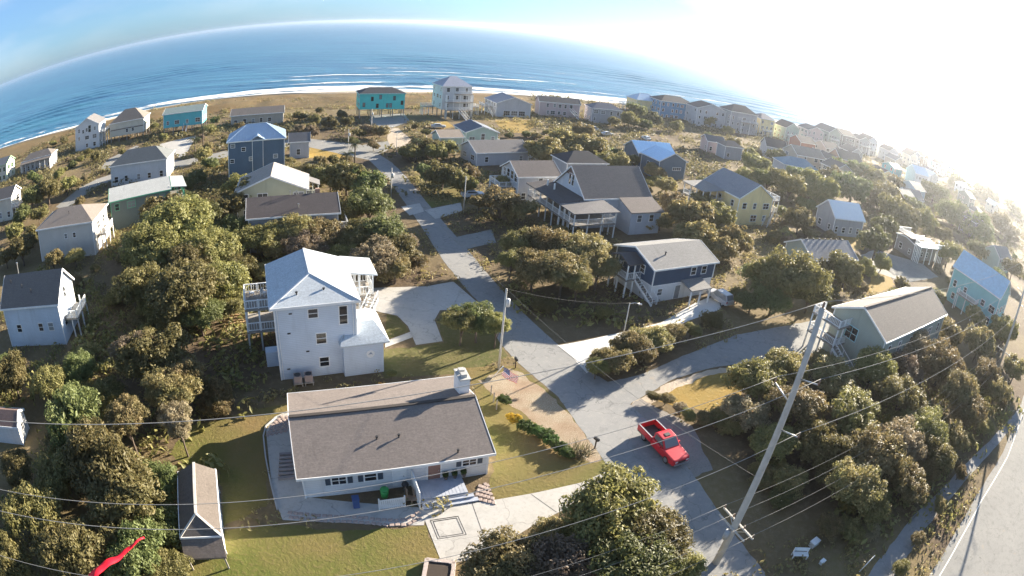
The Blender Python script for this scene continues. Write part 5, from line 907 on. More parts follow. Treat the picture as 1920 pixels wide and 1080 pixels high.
def vehicle(x, y, rz, col, kind, label, group=None, name='car', z=0.03):
    root = empty(name, (x, y, z), R(rz)); tag(root, label, {'pickup': 'pickup truck', 'suv': 'car', 'car': 'car'}[kind], group)
    m, nt, b = newmat('car_paint_%d' % len(MATS)); b.inputs['Base Color'].default_value = rgb(col); b.inputs['Roughness'].default_value = .38; b.inputs['Coat Weight'].default_value = .3; b.inputs['Coat Roughness'].default_value = .06
    gl = M_glass()
    if kind == 'pickup':
        L, W = 5.7, 1.0
        loft([(2.85, rect(.82, .45, .95)), (2.7, rect(.96, .40, 1.05)), (1.3, rect(1.0, .38, 1.13)), (.9, rect(1.0, .38, 1.12)), (-.62, rect(1.0, .38, 1.14))], 'body', m, root)
        # cargo bed: floor and three thin walls
        MB().box(-2.78, -.621, -.98, .98, .42, .62).build('bed_floor', DARK, root)
        for s in (-1, 1): MB().box(-2.78, -.625, s*.99-.06, s*.99+.01 if s > 0 else s*.99+.06, .621, 1.2).build('bed_side', m, root)
        MB().box(-2.86, -2.781, -.98, .98, .5, 1.2).build('tailgate', m, root)
        MB().box(-.7, -.626, -.92, .92, .621, 1.2).build('bed_front', m, root)
        MB().box(-2.7, -.75, -.88, .88, .621, .66).build('bed_liner', DARK, root)
        for s in (-1, 1): MB().box(-2.78, -.626, s*.985-.055, s*.985+.055, 1.201, 1.235).build('bed_rail', M_plain((.42, .40, .41), .4, .2), root)
        MB().box(-2.84, -2.785, -.93, .93, 1.201, 1.235).build('bed_rail', M_plain((.42, .40, .41), .4, .2), root)
        cab = loft([(1.25, rect(.90, 1.10, 1.16)), (.55, rect(.80, 1.10, 1.82)), (-.35, rect(.80, 1.10, 1.86)), (-.62, rect(.82, 1.10, 1.72))], 'cab', m, root)
        MB().add([(1.21, -.76, 1.20), (1.21, .76, 1.20), (.62, .68, 1.80), (.62, -.68, 1.80)], [(0, 1, 2, 3)]).build('windshield', gl, root)
        MB().add([(-.64, -.66, 1.25), (-.64, .66, 1.25), (-.60, .62, 1.66), (-.60, -.62, 1.66)], [(0, 1, 2, 3)]).build('rear_window', gl, root)
        for s in (-1, 1):
            MB().add([(.95, s*.885, 1.2), (-.5, s*.838, 1.2), (-.42, s*.815, 1.7), (.5, s*.825, 1.72)], [(0, 1, 2, 3)]).build('side_window', gl, root)
        MB().box(-.05, .35, -.28, .28, 1.855, 1.885).build('sunroof', DARK, root)
        xs, bump_x = (1.75, -1.75), (2.87, -2.9)
    else:
        L = 4.6; hh = 1.75 if kind == 'suv' else 1.45
        loft([(2.3, rect(.72, .42, .85)), (2.1, rect(.88, .36, .95)), (1.0, rect(.92, .34, 1.0)), (-1.9, rect(.92, .34, 1.04)), (-2.25, rect(.86, .4, .98))], 'body', m, root)
        rear = -2.15 if kind == 'suv' else -1.6
        loft([(1.05, rect(.84, .96, 1.03)), (.35, rect(.72, .96, hh)), (rear+.45, rect(.72, .96, hh)), (rear, rect(.80, .96, 1.1))], 'cab', m, root)
        MB().add([(1.02, -.72, 1.05), (1.02, .72, 1.05), (.42, .62, hh-.05), (.42, -.62, hh-.05)], [(0, 1, 2, 3)]).build('windshield', gl, root)
        MB().add([(rear-.02, -.68, 1.12), (rear-.02, .68, 1.12), (rear+.40, .60, hh-.06), (rear+.40, -.60, hh-.06)], [(0, 1, 2, 3)]).build('rear_window', gl, root)
        for s in (-1, 1): MB().add([(.85, s*.83, 1.06), (rear+.2, s*.825, 1.08), (rear+.5, s*.755, hh-.1), (.38, s*.755, hh-.1)], [(0, 1, 2, 3)]).build('side_window', gl, root)
        xs, bump_x = (1.4, -1.4), (2.32, -2.28)
    W = 1.0 if kind == 'pickup' else .9
    for xx in xs:
        for s in (-1, 1): wheel(root, xx, s*W*1.005, .39 if kind == 'pickup' else .33)
    for s in (-1, 1):
        MB().box(bump_x[0]-.10, bump_x[0]-.01, s*.62-.14, s*.62+.14, .72, .88).build('headlight', M_plain((.8, .8, .8), .1), root)
        MB().box(bump_x[1]+.02, bump_x[1]+.1, s*.8-.08, s*.8+.08, .75, 1.0).build('tail_light', M_plain((.35, .01, .01), .2), root)
        MB().box(.72, .86, s*(W+.02), s*(W+.2), 1.12, 1.27).build('mirror', m, root)
    MB().box(bump_x[0]-.06, bump_x[0]+.04, -.8, .8, .42, .6).build('bumper', M_plain((.5, .5, .52), .3, .7), root); MB().box(bump_x[1]-.04, bump_x[1]+.06, -.8, .8, .42, .58).build('bumper', M_plain((.5, .5, .52), .3, .7), root)
    MB().box(bump_x[0]-.05, bump_x[0]+.012, -.42, .42, .64, .84).build('grille', DARK, root)
    return root
vehicle(15.05, 41.6, -63, (.52, .008, .022), 'pickup', 'bright red pickup truck with empty black bed parked beside the road', name='pickup_truck')
vehicle(29.9, 75.6, 118, (.42, .42, .43), 'suv', 'light grey sport utility car parked on the white concrete driveway')
vehicle(-9.6, 113.0, 25, (.55, .58, .62), 'car', 'silver car parked beside the thin utility pole on a side driveway')
rr = random.Random(11)
for (x, y, rz, c, k, lab) in [(19, 215, 20, (.75, .75, .75), 'car', 'white car at the head of the row by the slate hip-roofed house'), (23, 209, 20, (.7, .7, .72), 'suv', 'white sport utility in the row by the slate hip-roofed house'), (27, 203, 25, (.72, .72, .72), 'car', 'white hatchback in the row by the slate hip-roofed house'), (22.5, 179, 22, (.76, .76, .76), 'suv', 'white van by the sandy lot behind the big grey house'),
                              (41, 205, 110, (.7, .72, .72), 'car', 'pale car under the trees near the yellow oceanfront house'), (70, 222, 10, (.74, .75, .76), 'suv', 'white wagon behind the sandy mound'), (85, 235, 10, (.7, .7, .7), 'car', 'light car below the stone grey oceanfront house'), (-28, 205-20, 20, (.5, .5, .5), 'car', 'grey car by the stilts of the tall white house')]:
    vehicle(x, y, rz, c, k, lab, 'parked cars near the ocean')
# ------------------------------------------------------------------ poles, wires, lamps
POLEW = M_plain((.50, .475, .43), .85, var=.15); INS = M_plain((.25, .16, .12), .25)
def rodp(name, mat, parent, pts, r, n=8): return MB().tube(pts, r, n).build(name, mat, parent, True)
U = Vector((math.cos(R(25)), math.sin(R(25)), 0)); N = Vector((-math.sin(R(25)), math.cos(R(25)), 0))
base = Vector((17.47, 27.62, 0)); lean = Vector((.25, .35, 0))
def bp(z): return base+lean*(z/21.5)+Vector((0, 0, z))
rt = empty('power_pole', base); tag(rt, 'tall leaning wooden power pole carrying the main lines above the road', 'utility pole', 'utility poles')
loc = lambda p: tuple(Vector(p)-base)
rodp('pole', POLEW, rt, [loc(bp(z)) for z in (-.5, 5, 10, 16, 21.7)], [.30, .28, .25, .21, .17], 14)
ATT = {}
def arm(z, side, L, key):
    p = bp(z)+N*side*.15; q = bp(z+.45)+N*side*L
    a = rodp('bracket', METAL, rt, [loc(p), loc(q)], .055, 8); rodp('insulator', INS, a, [loc(q), loc(q+Vector((0, 0, .4)))], [.07, .05], 10); ATT[key] = q+Vector((0, 0, .42))
arm(15.2, 1, 1.7, 'a'); arm(17.0, -1, 1.6, 'b'); arm(13.2, -1, 1.7, 'c')
t = rodp('insulator', INS, rt, [loc(bp(21.7)), loc(bp(22.1))], [.08, .05]); ATT['t'] = bp(22.1)
xa = MB().beam(loc(bp(4.4)+N*1.9+U*.28), loc(bp(4.4)-N*1.9+U*.28), .12, .14).build('crossarm', POLEW, rt)
MB().beam(loc(bp(4.2)+N*1.6-U*.3), loc(bp(4.2)-N*1.6-U*.3), .1, .12).build('crossarm', POLEW, rt)
for i, s in enumerate((-1.8, -.7, .7, 1.8)):
    q = bp(4.5)+N*s+U*.28; rodp('insulator', INS, xa, [loc(q), loc(q+Vector((0, 0, .3)))], [.07, .05]); ATT['x%d' % i] = q+Vector((0, 0, .32))
for s in (-1, 1): MB().beam(loc(bp(3.5)+U*.25), loc(bp(4.35)+N*s*1.0+U*.28), .05, .05).build('brace', METAL, rt)
rodp('transformer', M_plain((.40, .41, .42), .5), rt, [loc(bp(3.2)-U*.55), loc(bp(4.0)-U*.55)], .22, 14)
WIRE = M_plain((.36, .35, .33), .9, spec=.1); WIRED = M_plain((.10, .10, .10), .6)
def wire(p, q, sag, label, mat=WIRE, r=.03, n=26, group='overhead wires'):
    pts = []
    for i in range(n+1):
        t = i/n; v = Vector(p).lerp(Vector(q), t); v.z -= sag*4*t*(1-t); pts.append(tuple(v-Vector(p)))
    o = MB().tube(pts, r, 5).build('overhead_wire', mat, None, True); o.location = p
    return tag(o, label, 'wire', group)
names = {'t': 'topmost', 'a': 'landward bracket', 'b': 'upper seaward bracket', 'c': 'lower seaward bracket'}
for k, q in ATT.items():
    for s, Lw, nm in ((-1, 62, 'towards the garden shed'), (1, 72, 'towards the turquoise house')):
        far = q+U*s*Lw
        if k[0] == 'x': lab = 'thin crossarm line running from the power pole %s' % nm; grp = 'low crossarm lines ' + nm
        else: lab = 'power line from the %s insulator of the power pole %s' % (names[k], nm); grp = 'main power lines'
        wire(q, far, 1.5 if k[0] != 'x' else .9, lab, WIRE, .017 if k[0] != 'x' else .011, group=grp)
for s, Lw, nm in ((-1, 62, 'beyond the garden shed'), (1, 72, 'near the turquoise house')):
    b2 = base+U*s*Lw; rt = empty('power_pole', b2); tag(rt, 'wooden power pole at the next span %s' % nm, 'utility pole', 'utility poles')
    rodp('pole', POLEW, rt, [(0, 0, -.5), (0, 0, 22)], [.3, .18], 12)
    for z, sd in ((15.6, 1), (17.4, -1), (13.6, -1)): rodp('bracket', METAL, rt, [tuple(N*sd*.1+Vector((0, 0, z-.4))), tuple(N*sd*1.7+Vector((0, 0, z)))], .055)
    MB().beam(tuple(N*1.9+Vector((0, 0, 4.5))), tuple(-N*1.9+Vector((0, 0, 4.5))), .12, .14).build('crossarm', POLEW, rt)
def pole(x, y, h, label, lamp=None, r=.13, box=True):
    rt = empty('utility_pole', (x, y, 0)); tag(rt, label, 'utility pole', 'utility poles')
    rodp('pole', POLEW, rt, [(0, 0, -.4), (0, 0, h)], [r, r*.75], 10)
    if box: rodp('transformer', M_plain((.5, .51, .52), .5), rt, [(.28, 0, h-1.9), (.28, 0, h-1.1)], .2, 12)
    if lamp:
        a = rodp('lamp_arm', METAL, rt, [(0, 0, h-.1), (lamp[0]*.5, lamp[1]*.5, h+.15), (lamp[0], lamp[1], h+.1)], .05)
        MB().box(lamp[0]-.14, lamp[0]+.3, lamp[1]-.12, lamp[1]+.12, h-.02, h+.12).build('lamp_head', METAL, rt)
    return Vector((x, y, h))
pm = pole(-.52, 52.65, 9.3, 'slim grey utility pole beside the round-crowned tree and mailbox')
pl = pole(13.52, 60.93, 5.2, 'street lamp pole with short arm beside the white concrete driveway', (1.1, -.2), .08, False)
p1 = pole(-24.69, 107.53, 6.0, 'utility pole with transformer where the road narrows'); p2 = pole(-10.08, 102.5, 6.9, 'bare utility pole beside the parked silver car', None, .11, False)
p3 = pole(-45.11, 167.82, 7.6, 'utility pole in front of the bright aqua house'); p4 = pole(-45.9, 147.93, 5.2, 'short white utility pole by the sandy cross street', None, .12); p5 = pole(-31.79, 142.99, 6, 'dark bare pole beside the palm thicket', None, .1, False); p6 = pole(68.98, 178.34, 6.6, 'dark pole at the bend beyond the yellow house', None, .14, False)
wire(pm, p1, .9, 'service line from the slim grey pole up the narrow road', WIRED, .011); wire(p1, p3, .8, 'service line from the road bend pole to the aqua house pole', WIRED, .011)
wire(pm, bp(9), .9, 'service line from the slim grey pole to the leaning power pole', WIRED, .011); wire(pl, pm, .5, 'service line from the street lamp to the slim grey pole', WIRED, .01)
# ------------------------------------------------------------------ yard things
def mailbox(x, y, label, rz=0):
    r = empty('mailbox', (x, y, 0), rz); tag(r, label, 'mailbox')
    MB().box(-.05, .05, -.05, .05, -.2, 1.0).build('post', M_plain((.10, .07, .05), .8), r)
    MB().prism([(-.12, 1.001), (.12, 1.001), (.12, 1.18), (.07, 1.26), (-.07, 1.26), (-.12, 1.18)], 'y', -.28, .28).build('box', M_plain((.03, .03, .03), .4), r)
mailbox(1.19, 53.18, 'black mailbox on a dark post beside the slim grey pole', R(20)); mailbox(8.75, 41.1, 'black mailbox on a post at the ranch driveway mouth', R(40))
# flag on a leaning white pole
fr = empty('flag', (-.2, 49.6, 0)); tag(fr, 'red and white striped flag on a leaning white pole by the ranch house', 'flag')
rodp('pole', WHITE, fr, [(-.9, 1.2, 0), (.1, -.1, 2.4)], .05)
RED = M_plain((.55, .03, .05), .6); BLU = M_plain((.04, .06, .2), .6)
def fpt(u, v):      # hanging cloth
    return Vector((.15+u*1.5+.06*math.sin(v*5), -.15-u*.9+.12*math.sin(u*7+v*2), 2.35-v*1.0-.25*u))
for i in range(13):
    m = MB(); v0, v1 = i/13, (i+1)/13; n = 10; u0 = .42 if i < 7 else 0
    for k in range(n+1):
        u = u0+(1-u0)*k/n; m.v += [tuple(fpt(u, v0)), tuple(fpt(u, v1))]
    m.f = [(2*k, 2*k+2, 2*k+3, 2*k+1) for k in range(n)]
    m.build('stripe', RED if i % 2 == 0 else WHITE, fr, True)
m = MB()
for k in range(7):
    for j in range(5): m.v.append(tuple(fpt(.42*k/6, 7/13*j/4)))
m.f = [(k*5+j, k*5+j+5, k*5+j+6, k*5+j+1) for k in range(6) for j in range(4)]
can = m.build('canton', BLU, fr, True)
for i in range(9):
    for j in range(5 if i % 2 == 0 else 4):
        u = .42*(i+1)/10.5; v = (7/13)*((j+.5)/5+(0 if i % 2 == 0 else .1)); c = fpt(u, v)+Vector((.006, -.012, .008)); s_ = .028; a = (fpt(u+.02, v)-fpt(u, v)).normalized(); b_ = (fpt(u, v+.02)-fpt(u, v)).normalized()
        MB().add([tuple(c+(a*math.cos(t*math.pi/5)+b_*math.sin(t*math.pi/5))*(s_ if t % 2 == 0 else s_*.42)) for t in range(10)], [tuple(range(10))]).build('star', WHITE, can)
for i in range(3):
    x, y = (-1.0+.35*i, 47.9-1.15*i); p = MB().box(-.06, .06, -.06, .06, -.2, 1.0).tube([(0, 0, 1.0), (0, 0, 1.12)], [.08, .03], 8).build('fence_post', GREYWOOD); p.location = (x, y, 0); tag(p, 'low wooden post in the short row beside the ranch lawn hedge', 'post', 'ranch lawn posts')
# stone pavers round the patio
PAVE = M_plain((.42, .33, .29), .9, var=.3); root = empty('stone_border', (0, 0, 0)); tag(root, 'curved border of reddish stones round the ranch house patio', 'stone border')
hx, hy, hr = HF['ranch'][:3]; ca, sa = math.cos(R(hr)), math.sin(R(hr))
def rl(x, y): return (hx+ca*x-sa*y, hy+sa*x+ca*y)
pv = MB(); pv.v = [(-.19, -.15, 0), (.19, -.16, 0), (.20, .15, 0), (-.17, .16, 0), (-.16, -.12, .07), (.16, -.13, .07), (.17, .12, .07), (-.14, .13, .07)]; pv.f = [(4, 5, 6, 7), (0, 1, 5, 4), (1, 2, 6, 5), (2, 3, 7, 6), (3, 0, 4, 7)]; pvm = pv.mesh('stone', PAVE)
rr = random.Random(3)
def along(pts, step):
    out = []; carry = 0
    for (a, b), (c, d) in zip(pts, pts[1:]):
        L = math.hypot(c-a, d-b); t = carry
        while t < L: out.append((a+(c-a)*t/L, b+(d-b)*t/L, math.atan2(d-b, c-a))); t += step
        carry = t-L
    return out
arc = [(-8.9, -6.7), (-6.6, -7.3), (-4.6, -7.7), (-3.0, -8.1), (-1.6, -8.6), (-.2, -8.8), (1.2, -8.2)]
for off in (0, -.5):
    for x, y, a in along([(p[0], p[1]+off) for p in arc], .46):
        w = rl(x+rr.uniform(-.04, .04), y+rr.uniform(-.04, .04)); link('stone', pvm, root, (w[0], w[1], .02), a+R(hr)+rr.uniform(-.2, .2))
for i in range(5):
    for x, y, a in along([(-10.2+.42*i, 3.1+.1*i), (-9.6+.36*i, 4.6), (-8.6+.18*i, 5.9-.15*i)], .5):
        w = rl(x, y); link('stone', pvm, root, (w[0], w[1], .02), a+R(hr)+rr.uniform(-.3, .3))
for i in range(5):
    for x, y, a in along([(5.7+.3*i, -7.0-.2*i), (6.5+.15*i, -5.6)], .5):
        w = rl(x, y-.8); link('stone', pvm, root, (w[0], w[1], .02), a+R(hr)+rr.uniform(-.3, .3))
# garden kerb of the patio, round stone planter, steps hand things
def ring(name, pts, w, h, mat):
    m = MB()
    for a, b in zip(pts, pts[1:]): m.beam((*a, h/2), (*b, h/2), w, h)
    return m.build(name, mat)
k = ring('garden_kerb', [rl(*p) for p in ((-8.2, 6.2), (-9.3, 5.6), (-10.3, 4.4), (-10.6, 3.0), (-10.5, 0), (-10.2, -3.5), (-9.9, -6.3))], .12, .14, CONC); tag(k, 'low curved concrete kerb edging the ranch patio', 'kerb')
rt = empty('stone_planter', (-3.0, 25.4, 0)); tag(rt, 'square stone block planter on the front lawn by the driveway end', 'planter')
bl = MB().box(-.2, .2, -.14, .14, 0, .22).mesh('stone', M_plain((.50, .42, .38), .9, var=.25))
for lv in range(2):
    for i in range(5):
        for sx, sy, a in ((-.8+.4*i, -.95, 0), (-.8+.4*i, .95, 0), (-.95, -.8+.4*i, math.pi/2), (.95, -.8+.4*i, math.pi/2)):
            link('stone', bl, rt, (sx+rr.uniform(-.02, .02), sy+rr.uniform(-.02, .02), lv*.225), a+rr.uniform(-.05, .05))
MB().box(-.82, .82, -.82, .82, .05, .36).build('soil', M_plain((.06, .045, .035), .95), rt)
# condensers
for i, (x, y) in enumerate(((-2.35, -6.0), (-1.25, -6.0))):
    cx, cy, cr = HF['tall'][:3]; w = (cx+math.cos(R(cr))*x-math.sin(R(cr))*y, cy+math.sin(R(cr))*x+math.cos(R(cr))*y)
    rt = empty('air_conditioner', (w[0], w[1], 0), R(cr)); tag(rt, 'air conditioner unit on a wooden stand against the three-storey house', 'air conditioner', 'outdoor units of the three-storey house')
    MB().box(-.4, .4, -.4, .4, .42, 1.15).build('casing', M_plain((.34, .27, .25), .7), rt); MB().tube([(0, 0, 1.15), (0, 0, 1.2)], .33, 16).build('fan_guard', DARK, rt)
    MB().box(-.5, .5, -.5, .5, .3, .418).box(-.45, -.35, -.45, -.35, -.1, .3).box(.35, .45, -.45, -.35, -.1, .3).box(.35, .45, .35, .45, -.1, .3).box(-.45, -.35, .35, .45, -.1, .3).build('stand', GREYWOOD, rt)
# things on the ranch patio
def at_ranch(name, x, y, label, cat): w = rl(x, y); r = empty(name, (w[0], w[1], .02), R(hr)); return tag(r, label, cat)
r = at_ranch('garden_bin', -1.2, -6.0, 'bright green lidded bin behind the white picket gate', 'bin'); MB().tube([(0, 0, 0), (0, 0, .75)], [.28, .34], 14).build('body', M_plain((.06, .42, .10), .4), r, True); MB().tube([(0, 0, .751), (0, 0, .85), (0, 0, .9)], [.37, .33, .1], 14).build('lid', M_plain((.05, .36, .09), .4), r, True)
r = at_ranch('garden_bin', -3.6, -6.7, 'blue bin standing on the ranch patio', 'bin'); MB().box(-.25, .25, -.28, .28, .05, .9).build('body', M_plain((.07, .12, .28), .4), r); MB().box(-.28, .28, -.32, .3, .901, .97).build('lid', M_plain((.06, .10, .24), .4), r)
r = at_ranch('kettle_grill', .5, -5.8, 'round black kettle grill on legs by the ranch wall', 'grill'); MB().tube([(0, 0, .55), (0, 0, .7), (0, 0, .85), (0, 0, .98), (0, 0, 1.05)], [.12, .26, .30, .24, .08], 16).build('kettle', DARK, r, True)
for a in (0, 2.1, 4.2): MB().tube([(.22*math.cos(a), .22*math.sin(a), 0), (.08*math.cos(a), .08*math.sin(a), .6)], .02, 6).build('leg', METAL, r)
def chair(r, mat):
    MB().box(-.28, .28, -.28, .28, .36, .42).build('seat', mat, r); MB().beam((-.0, .27, .42), (0, .42, 1.0), .56, .05, (1, 0, 0)).build('backrest', mat, r)
    for sx in (-1, 1):
        for sy in (-1, 1): MB().box(sx*.24-.03, sx*.24+.03, sy*.22-.03, sy*.22+.03, 0, .359).build('leg', mat, r)
for i, (x, y) in enumerate(((.45, -6.9), (.95, -7.0))): chair(at_ranch('patio_chair', x, y, 'wooden chair beside the white privacy panel on the ranch patio', 'chair'), M_plain((.40, .27, .18), .7))
for o in COL.objects:
    if o.name.startswith('patio_chair'): o['group'] = 'ranch patio chairs'
for i in range(3): 
    r = at_ranch('potted_plant', 3.9+.75*i, -5.5, 'potted shrub on the grey porch deck of the ranch house', 'plant'); r['group'] = 'porch pots'; r.location.z = .46
    MB().tube([(0, 0, 0), (0, 0, .3)], [.13, .18], 10).build('pot', M_plain((.12, .10, .09), .6), r)
    POTS = globals().setdefault('POTS', []); POTS.append(r)
# white bench and boxes at the thicket edge near the highway
r = empty('garden_bench', (25.2, 27.4, 0), R(-10)); tag(r, 'white garden bench in the shade near the foot of the power pole', 'bench')
for i in range(4): MB().box(-.75, .75, -.3+i*.14, -.19+i*.14, .42, .46).build('slat', WHITE, r)
for i in range(3): MB().box(-.75, .75, .27, .31, .52+i*.14, .62+i*.14).build('slat', WHITE, r)
for s in (-1, 1): MB().box(s*.7-.05, s*.7+.05, -.3, -.2, 0, .419).box(s*.7-.05, s*.7+.05, .2, .269, 0, .95).build('leg', WHITE, r)
for (x, y, s, lab) in ((27.1, 28.6, .9, 'large white storage box beside the garden bench'), (27.3, 26.3, .55, 'small white crate near the garden bench')):
    r = empty('storage_box', (x, y, 0), R(30)); tag(r, lab, 'box'); MB().box(-s/2, s/2, -s/3, s/3, 0, s*.55).build('body', M_plain((.55, .56, .55), .6), r); MB().box(-s/2-.03, s/2+.03, -s/3-.03, s/3+.03, s*.551, s*.62).build('lid', WHITE, r)
r = empty('marker_post', (31.0, 24.4, 0)); tag(r, 'leaning white marker post at the edge of the highway path', 'post'); rodp('post', WHITE, r, [(0, 0, -.1), (1.2, .5, 1.3)], .05); MB().tube([(1.2, .5, 1.3), (1.24, .52, 1.36)], .07, 8).build('cap', WHITE, r)
r = empty('yard_sign', (3.0, 68.0, 0), R(20)); tag(r, 'small blank white yard sign on the wooded lot', 'sign'); MB().box(-.3, .3, -.02, .02, .35, .85).build('panel', WHITE, r); [MB().box(q-.02, q+.02, -.02, .02, -.1, .349).build('stake', METAL, r) for q in (-.23, .23)]
# timber stair-walk and lumber beside houses
for i in range(4):
    o = MB().box(-2.6, 2.6, -.12, .12, 0, .12).build('timber', M_plain((.62, .42, .24), .8)); o.location = (-31.6+.2*i, 57.6-.6*i, .02); o.rotation_euler[2] = R(20+4*i); tag(o, 'loose orange timber lying under the grove by the three-storey house', 'timber', 'loose timbers')
r = empty('lawn_chair', (-27.3, 57.6, 0), R(60)); tag(r, 'pale wooden lawn chair beside the loose timbers', 'chair'); chair(r, M_plain((.62, .50, .38), .7))
for i in range(2):
    r = empty('deck_chair', (0, 0, 0)); cx, cy, cr = HF['tall'][:3]; x, y = (-6.2+1.3*i, 4.2-.3*i); r.location = (cx+math.cos(R(cr))*x-math.sin(R(cr))*y, cy+math.sin(R(cr))*x+math.cos(R(cr))*y, 5.235); r.rotation_euler[2] = R(cr+150*i); tag(r, 'white wooden chair on the upper side deck of the three-storey house', 'chair', 'upper deck chairs'); chair(r, WHITE)
for i in range(5):
    o = MB().box(-3.2, 3.2, -.06, .06, 0, .14).build('garden_timber', M_plain((.16, .12, .09), .8)) if i % 2 else MB().box(-3.2, 3.2, -.25, .25, 0, .05).build('garden_timber', M_plain((.66, .48, .32), .9))
    o.location = (17.5+.14*i, 65.2-.38*i, .03); o.rotation_euler[2] = R(27); tag(o, 'long landscaping timber in the bed beside the navy house driveway', 'timber', 'driveway bed timbers')
# unidentified red streak, added as a made-up strip above the thicket
m = MB(); n = 24
for i in range(n+1):
    t = i/n; c = Vector((-21.9, 18.1, 5.3)).lerp(Vector((-24.6, 12.3, 5.3)), t); w = .08+.34*t
    c.z += .10*math.sin(t*11)+.05*math.sin(t*23); s = Vector((.76, -.65, .1*math.sin(t*9)))*w
    m.v += [tuple(c-s), tuple(c+Vector((0, 0, .08*math.sin(t*17)))), tuple(c+s)]
for i in range(n): m.f += [(3*i, 3*i+1, 3*i+4, 3*i+3), (3*i+1, 3*i+2, 3*i+5, 3*i+4)]
o = m.build('red_streak', M_plain((.85, .01, .03), .6), None, True); tag(o, 'bright red made-up strip for an unidentified streak above the thicket beside the garden shed', 'streamer')
md = o.modifiers.new('thick', 'SOLIDIFY'); md.thickness = .02
# ------------------------------------------------------------------ vegetation
BARK = M_plain((.12, .09, .07), .9, var=.3)
L_O = M_leaf('leaf_olive', (.160, .155, .052), (.290, .255, .100), (.195, .185, .064)); L_B = M_leaf('leaf_brown', (.215, .178, .076), (.360, .292, .130), (.205, .188, .074)); L_Y = M_leaf('leaf_yellow', (.28, .25, .05), (.38, .33, .07), (.2, .2, .05)); L_G = M_leaf('leaf_hedge', (.06, .11, .028), (.11, .165, .045), (.08, .13, .03)); L_GOLD = M_leaf('leaf_gold', (.50, .33, .03), (.62, .42, .05), (.40, .30, .04))
L_T = M_leaf('leaf_tan', (.24, .19, .12), (.36, .29, .19), (.20, .165, .09)); L_DG = M_leaf('leaf_green', (.115, .14, .048), (.20, .215, .08), (.15, .165, .058))
LEAFM = {'o': L_O, 'b': L_B, 'y': L_Y}
def leaf_into(m, c, d, s, rr):
    d = (d+Vector((rr.gauss(0, .45), rr.gauss(0, .45), rr.gauss(0, .45)+.25))).normalized()
    t = d.cross(Vector((rr.gauss(0, 1), rr.gauss(0, 1), rr.gauss(0, 1)))).normalized(); b = d.cross(t)
    L, w = s*rr.uniform(.8, 1.5), s*rr.uniform(.4, .7); o = len(m.v)
    m.v += [tuple(c-t*L), tuple(c+b*w+d*s*.18), tuple(c+t*L), tuple(c-b*w+d*s*.12)]; m.f.append((o, o+1, o+2, o+3))
def crown_mesh(seed, clumps, per, leaf, flat=.72, lobes=5, spread=.8, up=0.):
    rr = random.Random(seed); m = MB()
    lob = [(Vector((0, 0, .1)), .62)]
    for i in range(lobes):
        a = 2*math.pi*(i+rr.random()*.6)/lobes; q = rr.uniform(.38, .62)*spread
        lob.append((Vector((math.cos(a)*q, math.sin(a)*q, rr.uniform(-.25, .22)+up*rr.random())), rr.uniform(.34, .52)))
    n = 0
    while n < clumps:
        c0, r0 = rr.choice(lob)
        d = Vector((rr.gauss(0, 1), rr.gauss(0, 1), rr.gauss(0, 1)+.25)).normalized(); c = c0+d*r0*rr.uniform(.72, 1.12); c.z *= flat
        if c.z < -.5: continue
        n += 1; r = rr.uniform(.09, .21)
        for k in range(int(per*(r/.15)**1.5)):
            e = Vector((rr.gauss(0, 1), rr.gauss(0, 1), rr.gauss(0, 1))).normalized()
            if e.z < -.55 and rr.random() < .7: continue
            rad = r*rr.uniform(.55, 1.12); leaf_into(m, c+Vector((e.x, e.y, e.z*.85))*rad, e, leaf, rr)
    # shaded leafy inside so that the crown is not hollow
    for c0, r0 in lob:
        for k in range(int(per*5)):
            e = Vector((rr.gauss(0, 1), rr.gauss(0, 1), rr.gauss(0, 1))).normalized(); c = c0+e*r0*rr.uniform(.2, .8); c.z *= flat; leaf_into(m, c, e, leaf*1.9, rr)
    me = bpy.data.meshes.new('crown'); me.from_pydata(m.v, [], m.f); me.materials.append(L_O); return me
CROWNS = [crown_mesh(i, 120, 95, .034, .62+.05*(i % 3), 4+i % 3) for i in range(5)]
CROWNS_S = [crown_mesh(20+i, 70, 60, .052, .7, 4) for i in range(4)]
def trunk_mesh(seed):
    rr = random.Random(seed); m = MB(); m.tube([(0, 0, -1.15), (.02, .03, -.7), (.05, -.02, -.3)], [.075, .055, .045], 7)
    for i in range(6):
        a = i*1.05+rr.random(); m.tube([(.02, 0, -.75+.09*i), (math.cos(a)*.28, math.sin(a)*.28, -.32+.06*i), (math.cos(a)*.52, math.sin(a)*.52, .02+.06*i)], [.036, .024, .010], 5)
    return m.mesh('trunk', BARK, True)
TRUNKS = [trunk_mesh(i) for i in range(3)]
KIND = {'o': ('evergreen_tree', 'olive green evergreen tree'), 'b': ('scrub_oak', 'brownish scrub oak'), 'y': ('yellow_shrub', 'yellow-leaved shrub')}
rr = random.Random(77)
